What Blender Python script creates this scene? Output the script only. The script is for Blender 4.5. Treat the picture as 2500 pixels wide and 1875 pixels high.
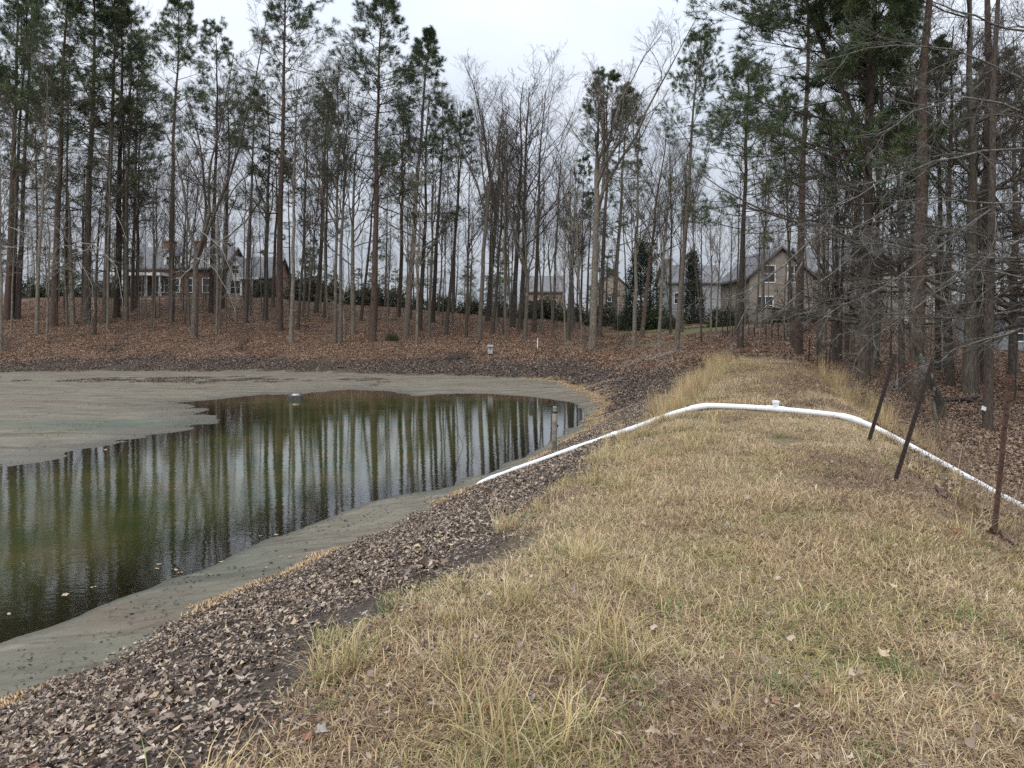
import bpy, math, random
import numpy as np

# ------------------------------------------------------------------ camera
SC = bpy.context.scene
COL = SC.collection
for _o in list(bpy.data.objects):
    bpy.data.objects.remove(_o)
EYE = 1.5            # eye height above the dam crest, metres
F = 1875.0           # focal length in pixels of the 2500 px wide photograph
VH = 800.0           # row of the horizon in the photograph
_cam = bpy.data.cameras.new('camera')
_cam.sensor_width = 36.0
_cam.lens = 36.0 * F / 2500.0
_cam.shift_y = -(937.5 - VH) / 2500.0
_cam.clip_start = 0.05
_cam.clip_end = 3000.0
cam = bpy.data.objects.new('camera', _cam)
COL.objects.link(cam)
cam.location = (0.0, 0.0, EYE)
cam.rotation_euler = (math.radians(90), 0, 0)
SC.camera = cam

# ------------------------------------------------------------------ sky: a bright, soft overcast
SUN_EL, SUN_AZ = math.radians(42), math.radians(205)
world = bpy.data.worlds.new('World')
SC.world = world
world.use_nodes = True
wn, wl = world.node_tree.nodes, world.node_tree.links
wn.clear()
w_out = wn.new('ShaderNodeOutputWorld')
w_bg = wn.new('ShaderNodeBackground')
w_sky = wn.new('ShaderNodeTexSky')
w_sky.sky_type = 'NISHITA'
w_sky.sun_disc = False
w_sky.sun_elevation = SUN_EL
w_sky.sun_rotation = SUN_AZ
w_sky.air_density = 1.0
w_sky.dust_density = 3.0
w_bg.inputs['Strength'].default_value = 0.10
w_tc = wn.new('ShaderNodeTexCoord')
w_sep = wn.new('ShaderNodeSeparateXYZ')
wl.new(w_tc.outputs['Generated'], w_sep.inputs[0])
def wmath(op, a, b=None, clamp=False):
    n = wn.new('ShaderNodeMath'); n.operation = op; n.use_clamp = clamp
    for i, v in enumerate((a, b)):
        if v is None: continue
        if isinstance(v, (int, float)): n.inputs[i].default_value = v
        else: wl.new(v, n.inputs[i])
    return n.outputs[0]
w_up = wmath('MAXIMUM', w_sep.outputs['Z'], 0.0)
# overcast brightness law: the zenith three times the horizon
w_cie = wmath('ADD', wmath('MULTIPLY', w_up, 1.55), 0.39)
w_den = wmath('ADD', w_up, 0.25)
w_cx = wmath('DIVIDE', w_sep.outputs['X'], w_den)
w_cy = wmath('DIVIDE', w_sep.outputs['Y'], w_den)
w_cmb = wn.new('ShaderNodeCombineXYZ')
wl.new(w_cx, w_cmb.inputs[0]); wl.new(w_cy, w_cmb.inputs[1])
w_noise = wn.new('ShaderNodeTexNoise')
w_noise.inputs['Scale'].default_value = 1.6
w_noise.inputs['Detail'].default_value = 4.0
w_noise.inputs['Roughness'].default_value = 0.5
wl.new(w_cmb.outputs[0], w_noise.inputs['Vector'])
w_ramp = wn.new('ShaderNodeValToRGB')
w_ramp.color_ramp.elements[0].position = 0.34
w_ramp.color_ramp.elements[0].color = (0.70, 0.775, 0.89, 1)
w_ramp.color_ramp.elements[1].position = 0.66
w_ramp.color_ramp.elements[1].color = (0.87, 0.915, 1.00, 1)
wl.new(w_noise.outputs['Fac'], w_ramp.inputs[0])
w_scl = wn.new('ShaderNodeVectorMath'); w_scl.operation = 'SCALE'
wl.new(w_ramp.outputs[0], w_scl.inputs[0])
wl.new(wmath('MULTIPLY', w_cie, 10.0), w_scl.inputs['Scale'])
w_mix = wn.new('ShaderNodeMixRGB')
w_mix.inputs['Fac'].default_value = 0.93
wl.new(w_sky.outputs[0], w_mix.inputs['Color1'])
wl.new(w_scl.outputs[0], w_mix.inputs['Color2'])
wl.new(w_mix.outputs[0], w_bg.inputs['Color'])
wl.new(w_bg.outputs[0], w_out.inputs['Surface'])

_sun = bpy.data.lights.new('sun', 'SUN')
_sun.energy = 1.1
_sun.angle = math.radians(24)
_sun.color = (1.0, 0.96, 0.9)
sun = bpy.data.objects.new('sun', _sun)
COL.objects.link(sun)
sun.location = (0, 0, 60)
# the sun stands behind the camera and a little to its left, high behind the cloud
sun.rotation_euler = (math.radians(90) - SUN_EL, 0, math.radians(-25))

SC.render.engine = 'CYCLES'
SC.view_settings.view_transform = 'Standard'
SC.view_settings.look = 'None'
SC.view_settings.exposure = 0.42
SC.view_settings.gamma = 1.0
SC.view_settings.use_curve_mapping = False
SC.cycles.max_bounces = 6
SC.cycles.diffuse_bounces = 2
SC.cycles.glossy_bounces = 3
SC.cycles.transparent_max_bounces = 8
SC.cycles.transmission_bounces = 3
SC.cycles.use_denoising = False

rng = np.random.default_rng(7)
random.seed(7)

# ------------------------------------------------------------------ helpers
def tag(o, label=None, cat=None, group=None, kind=None):
    if label: o['label'] = label
    if cat: o['category'] = cat
    if group: o['group'] = group
    if kind: o['kind'] = kind
    return o

def np_mesh(name, V, polys, smooth=False, col=None, mats=(), attrs=None, midx=None):
    """polys: list of (M,k) int arrays"""
    me = bpy.data.meshes.new(name)
    V = np.asarray(V, dtype=np.float32)
    polys = [np.asarray(p, dtype=np.int32) for p in polys if len(p)]
    me.vertices.add(len(V)); me.vertices.foreach_set('co', V.ravel())
    nl = sum(p.size for p in polys); npoly = sum(len(p) for p in polys)
    me.loops.add(nl)
    me.loops.foreach_set('vertex_index', np.concatenate([p.ravel() for p in polys]))
    me.polygons.add(npoly)
    tot = np.concatenate([np.full(len(p), p.shape[1], np.int32) for p in polys])
    st = np.concatenate([[0], np.cumsum(tot)[:-1]]).astype(np.int32)
    me.polygons.foreach_set('loop_start', st)
    me.polygons.foreach_set('loop_total', tot)
    if smooth: me.polygons.foreach_set('use_smooth', np.ones(npoly, bool))
    if midx is not None: me.polygons.foreach_set('material_index', np.asarray(midx, np.int32))
    if col is not None:
        a = me.color_attributes.new('Col', 'FLOAT_COLOR', 'POINT')
        c = np.ones((len(V), 4), np.float32); c[:, :3] = col
        a.data.foreach_set('color', c.ravel())
    for k, v in (attrs or {}).items():
        a = me.attributes.new(k, 'FLOAT', 'POINT'); a.data.foreach_set('value', np.asarray(v, np.float32))
    for m in mats: me.materials.append(m)
    me.update(calc_edges=True)
    return me

def add(name, me, parent=None, loc=None):
    o = bpy.data.objects.new(name, me)
    COL.objects.link(o)
    if parent is not None: o.parent = parent
    if loc is not None: o.location = loc
    return o

def empty(name, loc=(0, 0, 0)):
    o = bpy.data.objects.new(name, None)
    COL.objects.link(o); o.location = loc
    o.empty_display_size = 0.3
    return o

def nrm(v):
    return v / np.maximum(np.linalg.norm(v, axis=-1, keepdims=True), 1e-9)

class MB:
    """collects boxes, prisms, tubes as one mesh"""
    def __init__(s): s.V = []; s.F = []; s.n = 0
    def raw(s, V, Fs):
        V = np.asarray(V, float); s.V.append(V)
        for f in Fs: s.F.append(tuple(int(i) + s.n for i in f))
        s.n += len(V)
    def box(s, a, b):
        x0, y0, z0 = a; x1, y1, z1 = b
        s.raw([(x0,y0,z0),(x1,y0,z0),(x1,y1,z0),(x0,y1,z0),(x0,y0,z1),(x1,y0,z1),(x1,y1,z1),(x0,y1,z1)],
              [(0,3,2,1),(4,5,6,7),(0,1,5,4),(1,2,6,5),(2,3,7,6),(3,0,4,7)])
    def prism(s, prof, y0, y1, axis='y'):
        """extrude an (a,z) profile along y (or x)"""
        n = len(prof)
        if axis == 'y': V = [(a, y0, z) for a, z in prof] + [(a, y1, z) for a, z in prof]
        else: V = [(y0, a, z) for a, z in prof] + [(y1, a, z) for a, z in prof]
        s.raw(V, [tuple(range(n)), tuple(range(2*n-1, n-1, -1))] + [(i, i+n, (i+1) % n + n, (i+1) % n) for i in range(n)])
    def tube(s, pts, rad, k=12, cap=True):
        P = np.asarray(pts, float); R = np.broadcast_to(np.asarray(rad, float), (len(P),))
        V, Q = tube_batch(P[None], R[None], k)
        Fs = [tuple(q) for q in Q]
        if cap:
            Fs.append(tuple(range(k-1, -1, -1))); Fs.append(tuple(range((len(P)-1)*k, len(P)*k)))
        s.raw(V, Fs)
    def build(s, name, mat, parent=None, loc=None, smooth=False, bevel=0):
        me = bpy.data.meshes.new(name)
        me.from_pydata([tuple(v) for v in np.concatenate(s.V)], [], s.F)
        me.materials.append(mat); me.update()
        if smooth: me.polygons.foreach_set('use_smooth', np.ones(len(me.polygons), bool))
        o = add(name, me, parent, loc)
        if bevel:
            m = o.modifiers.new('bevel', 'BEVEL'); m.width = bevel; m.segments = 2; m.limit_method = 'ANGLE'
        return o

def tube_batch(P, R, S):
    """P (B,K,3) R (B,K) -> verts, quads"""
    B, K, _ = P.shape
    T = np.gradient(P, axis=1); T = nrm(T)
    m = nrm(P[:, -1] - P[:, 0])
    ref = np.where(np.abs(m[:, 2:3]) > 0.8, np.array([[1.0, 0.1, 0.0]]), np.array([[0.05, 0.02, 1.0]]))
    N = nrm(np.cross(T, ref[:, None, :])); Bn = np.cross(T, N)
    a = np.arange(S) / S * 2 * np.pi
    V = P[:, :, None, :] + R[:, :, None, None] * (np.cos(a)[None, None, :, None] * N[:, :, None, :] + np.sin(a)[None, None, :, None] * Bn[:, :, None, :])
    idx = np.arange(B * K * S).reshape(B, K, S)
    i0 = idx[:, :-1, :]; i1 = idx[:, 1:, :]
    Q = np.stack([i0, np.roll(i0, -1, 2), np.roll(i1, -1, 2), i1], -1).reshape(-1, 4)
    return V.reshape(-1, 3), Q

class Tubes:
    def __init__(s): s.V = []; s.Q = []; s.n = 0
    def add(s, P, R, S):
        if len(P) == 0: return
        V, Q = tube_batch(P, R, S)
        s.V.append(V); s.Q.append(Q + s.n); s.n += len(V)
    def mesh(s, name, mat, smooth=True):
        return np_mesh(name, np.concatenate(s.V), [np.concatenate(s.Q)], smooth, mats=[mat])

# value noise
_perm = np.random.default_rng(3).random((256, 256))
def vnoise(x, y):
    xi = np.floor(x).astype(int); yi = np.floor(y).astype(int)
    fx = x - xi; fy = y - yi
    fx = fx * fx * (3 - 2 * fx); fy = fy * fy * (3 - 2 * fy)
    g = lambda i, j: _perm[i & 255, j & 255]
    return (g(xi, yi) * (1 - fx) + g(xi + 1, yi) * fx) * (1 - fy) + (g(xi, yi + 1) * (1 - fx) + g(xi + 1, yi + 1) * fx) * fy
def fbm(x, y, o=4):
    v = 0; a = 0.5; t = 0
    for k in range(o):
        v = v + a * vnoise(x * 2 ** k + 17.3 * k, y * 2 ** k + 9.1 * k); t += a; a *= 0.5
    return v / t

# ------------------------------------------------------------------ materials
def new_mat(name):
    m = bpy.data.materials.new(name); m.use_nodes = True
    nt = m.node_tree; nt.nodes.clear()
    out = nt.nodes.new('ShaderNodeOutputMaterial')
    b = nt.nodes.new('ShaderNodeBsdfPrincipled')
    nt.links.new(b.outputs[0], out.inputs['Surface'])
    return m, nt, b, out

class NT:
    """small node-building helper"""
    def __init__(s, nt): s.nt = nt
    def node(s, t, **kw):
        n = s.nt.nodes.new(t)
        for k, v in kw.items():
            if k in n.inputs: 
                if hasattr(v, 'is_linked'): s.nt.links.new(v, n.inputs[k])
                else: n.inputs[k].default_value = v
            else: setattr(n, k, v)
        return n
    def link(s, a, b): s.nt.links.new(a, b)
    def noise(s, vec, scale, detail=4, rough=0.55):
        n = s.node('ShaderNodeTexNoise'); n.inputs['Scale'].default_value = scale
        n.inputs['Detail'].default_value = detail; n.inputs['Roughness'].default_value = rough
        if vec is not None: s.link(vec, n.inputs['Vector'])
        return n.outputs['Fac']
    def ramp(s, fac, stops):
        n = s.node('ShaderNodeValToRGB'); e = n.color_ramp.elements
        while len(e) < len(stops): e.new(0.5)
        for el, (p, c) in zip(e, stops):
            el.position = p; el.color = (*c, 1) if len(c) == 3 else c
        s.link(fac, n.inputs[0]); return n.outputs[0]
    def mix(s, fac, a, b, mode='MIX'):
        n = s.node('ShaderNodeMixRGB', blend_type=mode)
        for k, v in (('Fac', fac), ('Color1', a), ('Color2', b)):
            if hasattr(v, 'is_linked'): s.link(v, n.inputs[k])
            else: n.inputs[k].default_value = v if not isinstance(v, tuple) or len(v) == 4 else (*v, 1)
        return n.outputs[0]
    def math(s, op, a, b=None, clamp=False):
        n = s.node('ShaderNodeMath', operation=op, use_clamp=clamp)
        for i, v in enumerate((a, b)):
            if v is None: continue
            if hasattr(v, 'is_linked'): s.link(v, n.inputs[i])
            else: n.inputs[i].default_value = v
        return n.outputs[0]
    def smooth(s, v, a, b):
        n = s.node('ShaderNodeMapRange', interpolation_type='SMOOTHSTEP')
        s.link(v, n.inputs['Value']); n.inputs['From Min'].default_value = a; n.inputs['From Max'].default_value = b
        return n.outputs[0]
    def attr(s, name):
        n = s.node('ShaderNodeAttribute'); n.attribute_name = name; return n
    def bump(s, h, strength, dist=0.02):
        n = s.node('ShaderNodeBump'); n.inputs['Strength'].default_value = strength; n.inputs['Distance'].default_value = dist
        s.link(h, n.inputs['Height']); return n.outputs[0]
    def pos(s): return s.node('ShaderNodeNewGeometry').outputs['Position']
    def obj(s): return s.node('ShaderNodeTexCoord').outputs['Object']
    def mapping(s, vec, scale):
        n = s.node('ShaderNodeMapping'); n.inputs['Scale'].default_value = scale; s.link(vec, n.inputs['Vector']); return n.outputs[0]

def plain_mat(name, c, rough=0.6, var=0.15, scale=3.0, metal=0.0, bump=0.0, c2=None):
    m, nt, b, out = new_mat(name); h = NT(nt)
    v = h.obj(); f = h.noise(v, scale, 5, 0.6)
    lo = tuple(x * (1 - var) for x in c) if c2 is None else c2
    hi = tuple(min(1, x * (1 + var)) for x in c)
    h.link(h.ramp(f, [(0.35, lo), (0.65, hi)]), b.inputs['Base Color'])
    b.inputs['Roughness'].default_value = rough; b.inputs['Metallic'].default_value = metal
    if bump: h.link(h.bump(h.noise(v, scale * 4, 4), bump, 0.01), b.inputs['Normal'])
    return m

def veg_mat(name, rough=0.65, spread=0.35, transl=0.0, spec=0.3):
    """colour from the mesh, a little lighter or darker from one copy to the next"""
    m, nt, b, out = new_mat(name); h = NT(nt)
    col = h.attr('Col').outputs['Color']
    r = h.node('ShaderNodeObjectInfo').outputs['Random']
    k = h.math('ADD', h.math('MULTIPLY', r, spread), 1 - spread / 2)
    sc = h.node('ShaderNodeVectorMath', operation='SCALE'); h.link(col, sc.inputs[0]); h.link(k, sc.inputs['Scale'])
    h.link(sc.outputs[0], b.inputs['Base Color'])
    b.inputs['Roughness'].default_value = rough
    b.inputs['Specular IOR Level'].default_value = spec
    if transl:
        t = h.node('ShaderNodeBsdfTranslucent'); h.link(sc.outputs[0], t.inputs['Color'])
        mx = h.node('ShaderNodeMixShader'); mx.inputs[0].default_value = transl
        h.link(b.outputs[0], mx.inputs[1]); h.link(t.outputs[0], mx.inputs[2]); h.link(mx.outputs[0], out.inputs['Surface'])
    return m
# ------------------------------------------------------------------ terrain
ZW, ZM = -1.88, -1.63            # water level, foot of the leafy banks
def at_z(u, v, z):
    Y = (EYE - z) * F / (v - VH); return ((u - 1250) / F * Y, Y)
def at_y(u, v, Y):
    return ((u - 1250) / F * Y, Y, EYE - (v - VH) / F * Y)

WATER_IMG = [(0,1568),(145,1521),(221,1486),(335,1445),(411,1413),(475,1397),(538,1373),(600,1340),(648,1316),(699,1304),(783,1272),(885,1237),(964,1209),
 (1075,1196),(1125,1187),(1138,1171),(1185,1158),(1300,1108),(1366,1065),(1416,1037),(1434,1014),(1416,992),(1385,980),(1290,967),(1163,961),(1075,964),
 (1011,967),(948,956),(853,951),(727,962),(600,967),(522,976),(443,984),(506,997),(535,1019),(530,1034),(459,1048),(348,1070),(237,1095),(142,1120),(0,1141)]
MUD_IMG = [(0,1730),(127,1666),(231,1644),(380,1568),(506,1483),(700,1407),(758,1374),(885,1323),(1011,1260),(1138,1196),(1195,1179),(1290,1135),(1363,1090),
 (1464,1033),(1489,1008),(1502,986),(1480,967),(1432,948),(1385,932),(1290,923),(1195,918),(1100,915),(916,912),(600,906),(316,905),(0,908)]
WATER_PG = np.array([(-60,-22),(-13,-14),(-9.6,-4),(-7.6,3)] + [at_z(u, v, ZW) for u, v in WATER_IMG] + [(-19,17.6),(-30,16.8),(-60,16)])
MUD_PG = np.array([(-75,-30),(-13,-20),(-8.6,-8),(-6.4,0)] + [at_z(u, v, ZM) for u, v in MUD_IMG] + [(-48,53),(-75,50)])

def poly_dist(pg, x, y):
    """distance to the outline, inside mask"""
    x = np.asarray(x, float).ravel(); y = np.asarray(y, float).ravel()
    d2 = np.full(len(x), 1e18); ins = np.zeros(len(x), bool)
    n = len(pg)
    for i in range(n):
        ax, ay = pg[i]; bx, by = pg[(i + 1) % n]
        ex, ey = bx - ax, by - ay
        t = np.clip(((x - ax) * ex + (y - ay) * ey) / (ex * ex + ey * ey + 1e-12), 0, 1)
        dx, dy = x - ax - t * ex, y - ay - t * ey
        d2 = np.minimum(d2, dx * dx + dy * dy)
        c = (ay > y) != (by > y)
        if abs(ey) > 1e-12: ins ^= c & (x < ex * (y - ay) / ey + ax)
    return np.sqrt(d2), ins

_ctl = [ # photograph column, row, distance
 (-150,840,62),(0,842,61),(250,842,61),(500,842,61),(750,842,61),(1000,842,61),(1250,847,59),(1450,858,55),(1600,866,49),
 (-100,775,80),(150,778,79),(400,770,82),(650,775,80),(900,783,79),(1100,792,78),(1250,803,75),(1450,826,68),(1650,838,57),
 (0,738,97),(200,735,98),(400,728,101),(620,735,98),(850,752,93),(1050,770,90),(1250,782,90),(1450,800,82),(1700,806,66),
 (300,719,108),(560,719,108),(800,735,110),(1050,755,120),(1300,765,120),(1550,775,120),
 (1700,792,82),(1850,784,72),(2050,780,72),(2250,790,70),(1780,816,58),
 (1800,880,34),(1900,890,31),(1980,875,36),(1900,835,50),(2020,850,47)]
_pts = [(at_y(u, v, Y)) for u, v, Y in _ctl]
_pts += [(11.4,25,-.25),(12.2,23.2,-.75),(14.8,26,-.6),(17.8,29,-.75),(12,19.4,-1.12),(15,22.5,-1.2),(27,45,-.3),(20,38,-.4),(40,60,.2),(45,80,1.2),
 (14,12,-1.9),(10,9.5,-1.9),(22,12,-2.0),(30,25,-1.7),(12,4,-2.0),(22,-5,-2.0),(10,-18,-1.8),(50,30,-1),(-60,62,.5),(-85,62,.8),(-85,100,5.5),(-60,140,7),(0,150,5),(60,140,4),(-100,220,8),(0,240,6),(100,220,5),(90,90,2),(110,20,-1),(-20,-40,0)]
_pts = np.array(_pts)
def _tps(r2): return 0.5 * r2 * np.log(r2 + 1e-9)
_n = len(_pts)
_A = np.zeros((_n + 3, _n + 3))
_dd = ((_pts[:, None, :2] - _pts[None, :, :2]) ** 2).sum(-1)
_A[:_n, :_n] = _tps(_dd) + np.eye(_n) * 2.0
_A[:_n, _n] = 1; _A[:_n, _n + 1:] = _pts[:, :2]; _A[_n, :_n] = 1; _A[_n + 1:, :_n] = _pts[:, :2].T
_w = np.linalg.solve(_A, np.concatenate([_pts[:, 2], [0, 0, 0]]))
def rbf(x, y):
    z = _w[_n] + _w[_n + 1] * x + _w[_n + 2] * y
    for i in range(_n):
        z = z + _w[i] * _tps((x - _pts[i, 0]) ** 2 + (y - _pts[i, 1]) ** 2)
    return np.clip(z, -2.5, 9)
DT = np.array([0.314, 0.949]); DN = np.array([0.949, -0.314])    # along the dam, across it (to the right)
def dam_sn(x, y): return x * DT[0] + y * DT[1], x * DN[0] + y * DN[1]
def smin(a, b, k):
    h = np.clip(0.5 + 0.5 * (b - a) / k, 0, 1); return b * (1 - h) + a * h - k * h * (1 - h)
def smax(a, b, k): return -smin(-a, -b, k)

def terrain(x, y):
    sh = np.shape(x); x = np.ravel(x).astype(float); y = np.ravel(y).astype(float)
    dM, iM = poly_dist(MUD_PG, x, y); dW, iW = poly_dist(WATER_PG, x, y)
    s, n = dam_sn(x, y)
    dam = smin(np.full_like(x, 0.02), -0.55 * (n - 1.35), 0.28) - 0.008 * np.abs(n)
    dam = np.where(s > 36, dam - (s - 36) * 0.12, dam)
    fl = rbf(x, y)
    up = smax(dam, fl, 0.3)
    slope = np.clip(0.40 - 0.004 * np.clip(y - 25, 0, 40), 0.26, 0.4)
    zb = ZM + slope * dM
    z = smin(zb, np.maximum(up, -2.4), 0.24)
    rough = 0.05 * (fbm(x * 0.9, y * 0.9, 4) - 0.5) * 2 * np.clip(dM / 1.0, 0, 1) + 0.12 * (fbm(x * 0.12 + 5, y * 0.12, 3) - 0.5) * 2 * np.clip((dM - 6) / 10, 0, 1) * 2
    rough = np.where((n > -1.5) & (n < 1.6) & (s < 34), rough * 0.45, rough)
    z = z + rough
    t = dM / (dM + dW + 1e-6)
    _mn = 0.045 * (fbm(x * 1.1, y * 1.1, 4) - 0.5) * np.clip(dM / 0.5, 0, 1)
    zm = ZM + (ZW - ZM) * t + _mn
    zw = ZW - np.minimum(0.7, 0.055 * dW) + _mn * np.clip(1 - dW / 2.5, 0, 1)
    z = np.where(iM, np.where(iW, zw, zm), z)
    return z.reshape(sh)

def axis_lines(lo, hi, c0, c1, d0, grow):
    a = [c0]
    while a[-1] < c1: a.append(a[-1] + d0)
    d = d0
    while a[-1] < hi: d *= grow; a.append(a[-1] + d)
    d = d0
    while a[0] > lo: d *= grow; a.insert(0, a[0] - d)
    return np.array(a)
GX = axis_lines(-600, 600, -9, 13, 0.13, 1.035)
GY = axis_lines(-60, 900, 1.5, 20, 0.13, 1.022)
GXX, GYY = np.meshgrid(GX, GY, indexing='ij')
GZ = terrain(GXX, GYY)
def z_at(x, y):
    x = np.asarray(x, float); y = np.asarray(y, float)
    i = np.clip(np.searchsorted(GX, x) - 1, 0, len(GX) - 2); j = np.clip(np.searchsorted(GY, y) - 1, 0, len(GY) - 2)
    fx = (x - GX[i]) / (GX[i + 1] - GX[i]); fy = (y - GY[j]) / (GY[j + 1] - GY[j])
    return (GZ[i, j] * (1 - fx) + GZ[i + 1, j] * fx) * (1 - fy) + (GZ[i, j + 1] * (1 - fx) + GZ[i + 1, j + 1] * fx) * fy
_HY = np.concatenate([np.linspace(2.2, 40, 1500), np.linspace(40, 160, 1200)])
def hit(u, v, lift=0.0):
    """where the line of sight through a pixel of the photograph meets the ground"""
    x = (u - 1250) / F * _HY; z = EYE - (v - VH) / F * _HY
    g = z_at(x, _HY) + lift
    k = np.nonzero(z <= g)[0]
    if len(k) == 0:
        k = [int(np.argmin(z - g + np.where(_HY < 56, 99, 0)))]
    Y = _HY[k[0]]; X = (u - 1250) / F * Y
    return float(X), float(Y), float(z_at(X, Y))

# weights of what covers the ground
_dM, _iM = poly_dist(MUD_PG, GXX, GYY); _dW, _iW = poly_dist(WATER_PG, GXX, GYY)
_dM = _dM.reshape(GXX.shape); _iM = _iM.reshape(GXX.shape); _dW = _dW.reshape(GXX.shape); _iW = _iW.reshape(GXX.shape)
_s, _nn = dam_sn(GXX, GYY)
_wob = (fbm(GXX * 0.8, GYY * 0.8, 3) - 0.5) * 1.3
_sg = np.where(_iM, -_dM, _dM)
A_mud = np.clip(0.5 - (_sg + (fbm(GXX * 1.7, GYY * 1.7, 3) - 0.5) * 0.35) / 0.16, 0, 1)
A_grass = np.clip((_nn + _wob * 0.7 + 2.05) / 0.5, 0, 1) * np.clip((2.6 - _nn + _wob) / 0.8, 0, 1) * np.clip((38 - _s + 3 * _wob) / 4, 0, 1) * (~_iM)
def blob(u, v, Y, rx, ry):
    x, y = (u - 1250) / F * Y, Y
    return np.clip(1.3 - ((GXX - x) / rx) ** 2 - ((GYY - y) / ry) ** 2 + _wob * 0.5, 0, 1)
A_lawn = np.maximum(blob(1740, 805, 66, 6, 6), blob(1650, 805, 75, 8, 5)) * 0.9 + 0.75 * blob(1870, 880, 41, 5, 3.2) + 0.55 * blob(1530, 850, 58, 9, 2.2)
A_damp = np.clip(1 - (_sg - 0.2) / (2.2 + 3.0 * np.clip((GYY - 30) / 25, 0, 1) + _wob), 0, 1) * (~_iM)
A_damp = np.maximum(A_damp, np.clip((-1.2 - _nn) / .5, 0, 1) * np.clip((30 - GYY) / 4, 0, 1) * 0.85 * (~_iM))
A_wet = np.clip(1 - (GZ - ZW) / 0.045, 0, 1) * _iM
nX, nY = GXX.shape
_id = np.arange(nX * nY).reshape(nX, nY)
_q = np.stack([_id[:-1, :-1], _id[1:, :-1], _id[1:, 1:], _id[:-1, 1:]], -1).reshape(-1, 4)

m_ground, _nt, _b, _out = new_mat('ground'); h = NT(_nt)
_p = h.pos()
mud, grass, lawn, damp = (h.attr(k).outputs['Fac'] for k in ('mud', 'grass', 'lawn', 'damp'))
n_f = h.noise(_p, 38, 4, 0.7); n_m = h.noise(_p, 6, 5, 0.65); n_l = h.noise(_p, 0.7, 4, 0.6)
c_lit = h.ramp(n_f, [(0.30, (0.030, 0.021, 0.016)), (0.48, (0.105, 0.063, 0.042)), (0.6, (0.19, 0.115, 0.075)), (0.72, (0.30, 0.21, 0.15))])
c_dmp = h.ramp(n_f, [(0.34, (0.020, 0.015, 0.011)), (0.55, (0.066, 0.049, 0.036)), (0.72, (0.16, 0.125, 0.09))])
c_base = h.mix(h.smooth(damp, 0.1, 0.7), c_lit, c_dmp)
c_grs = h.ramp(n_f, [(0.33, (0.050, 0.037, 0.022)), (0.5, (0.15, 0.11, 0.06)), (0.68, (0.30, 0.23, 0.12))])
c_lwn = h.ramp(n_f, [(0.3, (0.05, 0.055, 0.02)), (0.55, (0.12, 0.12, 0.04)), (0.75, (0.22, 0.18, 0.07))])
c_mud = h.ramp(h.noise(h.mapping(_p, (0.5, 1.1, 1)), 1.3, 6, 0.65), [(0.3, (0.100, 0.080, 0.056)), (0.48, (0.150, 0.130, 0.093)), (0.62, (0.180, 0.158, 0.115)), (0.78, (0.115, 0.105, 0.073))])
n_red = h.noise(h.mapping(_p, (0.16, 0.42, 1)), 1.0, 5, 0.6)
c_mud = h.mix(h.math('MULTIPLY', h.smooth(n_red, 0.53, 0.68), 0.7), c_mud, (0.13, 0.088, 0.06))
n_grn = h.noise(h.mapping(_p, (0.22, 0.5, 1)), 1.1, 4, 0.6)
c_mud = h.mix(h.math('MULTIPLY', h.attr('algae').outputs['Fac'], h.smooth(n_grn, 0.38, 0.6)), c_mud, (0.080, 0.100, 0.068))
n_st = h.noise(h.mapping(_p, (0.35, 2.2, 1)), 0.9, 6, 0.7)
c_mud = h.mix(h.math('MULTIPLY', h.smooth(n_st, 0.5, 0.66), 0.65), c_mud, (0.062, 0.050, 0.034))
c_mud = h.mix(h.math('MULTIPLY', h.smooth(h.noise(h.mapping(_p, (0.5, 2.0, 1)), 1.7, 6, 0.7), 0.56, 0.72), 0.5), c_mud, (0.26, 0.225, 0.165))
n_dk = h.noise(h.mapping(_p, (1.0, 2.0, 1)), 9, 4, 0.7)
c_mud = h.mix(h.math('MULTIPLY', h.smooth(n_dk, 0.56, 0.68), 0.8), c_mud, (0.035, 0.031, 0.026))
wet = h.attr('wet').outputs['Fac']
c_mud = h.mix(h.math('MULTIPLY', h.smooth(wet, 0.0, 0.9), 0.5), c_mud, (0.055, 0.052, 0.036))
vo = h.node('ShaderNodeTexVoronoi'); vo.feature = 'DISTANCE_TO_EDGE'; vo.inputs['Scale'].default_value = 2.6
h.link(h.mapping(_p, (1.0, 1.7, 1)), vo.inputs['Vector'])
crk = h.math('MULTIPLY', h.math('SUBTRACT', 1.0, h.smooth(vo.outputs['Distance'], 0.005, 0.035)), h.smooth(h.noise(_p, 0.9, 3, .5), 0.48, 0.62))
c_mud = h.mix(h.math('MULTIPLY', crk, 0.7), c_mud, (0.04, 0.036, 0.028))
c = h.mix(grass, c_base, c_grs)
c = h.mix(lawn, c, c_lwn)
c = h.mix(mud, c, c_mud)
h.link(c, _b.inputs['Base Color'])
rg = h.node('ShaderNodeMapRange'); h.link(mud, rg.inputs['Value']); rg.inputs['To Min'].default_value = 0.95; rg.inputs['To Max'].default_value = 0.78
h.link(h.math('SUBTRACT', rg.outputs[0], h.math('MULTIPLY', h.smooth(wet, 0.0, 1.0), 0.45)), _b.inputs['Roughness'])
_b.inputs['Specular IOR Level'].default_value = 0.35
bh = h.math('ADD', h.math('MULTIPLY', n_f, 0.5), n_m)
h.link(h.bump(bh, 0.55, 0.06), _b.inputs['Normal'])

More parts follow.
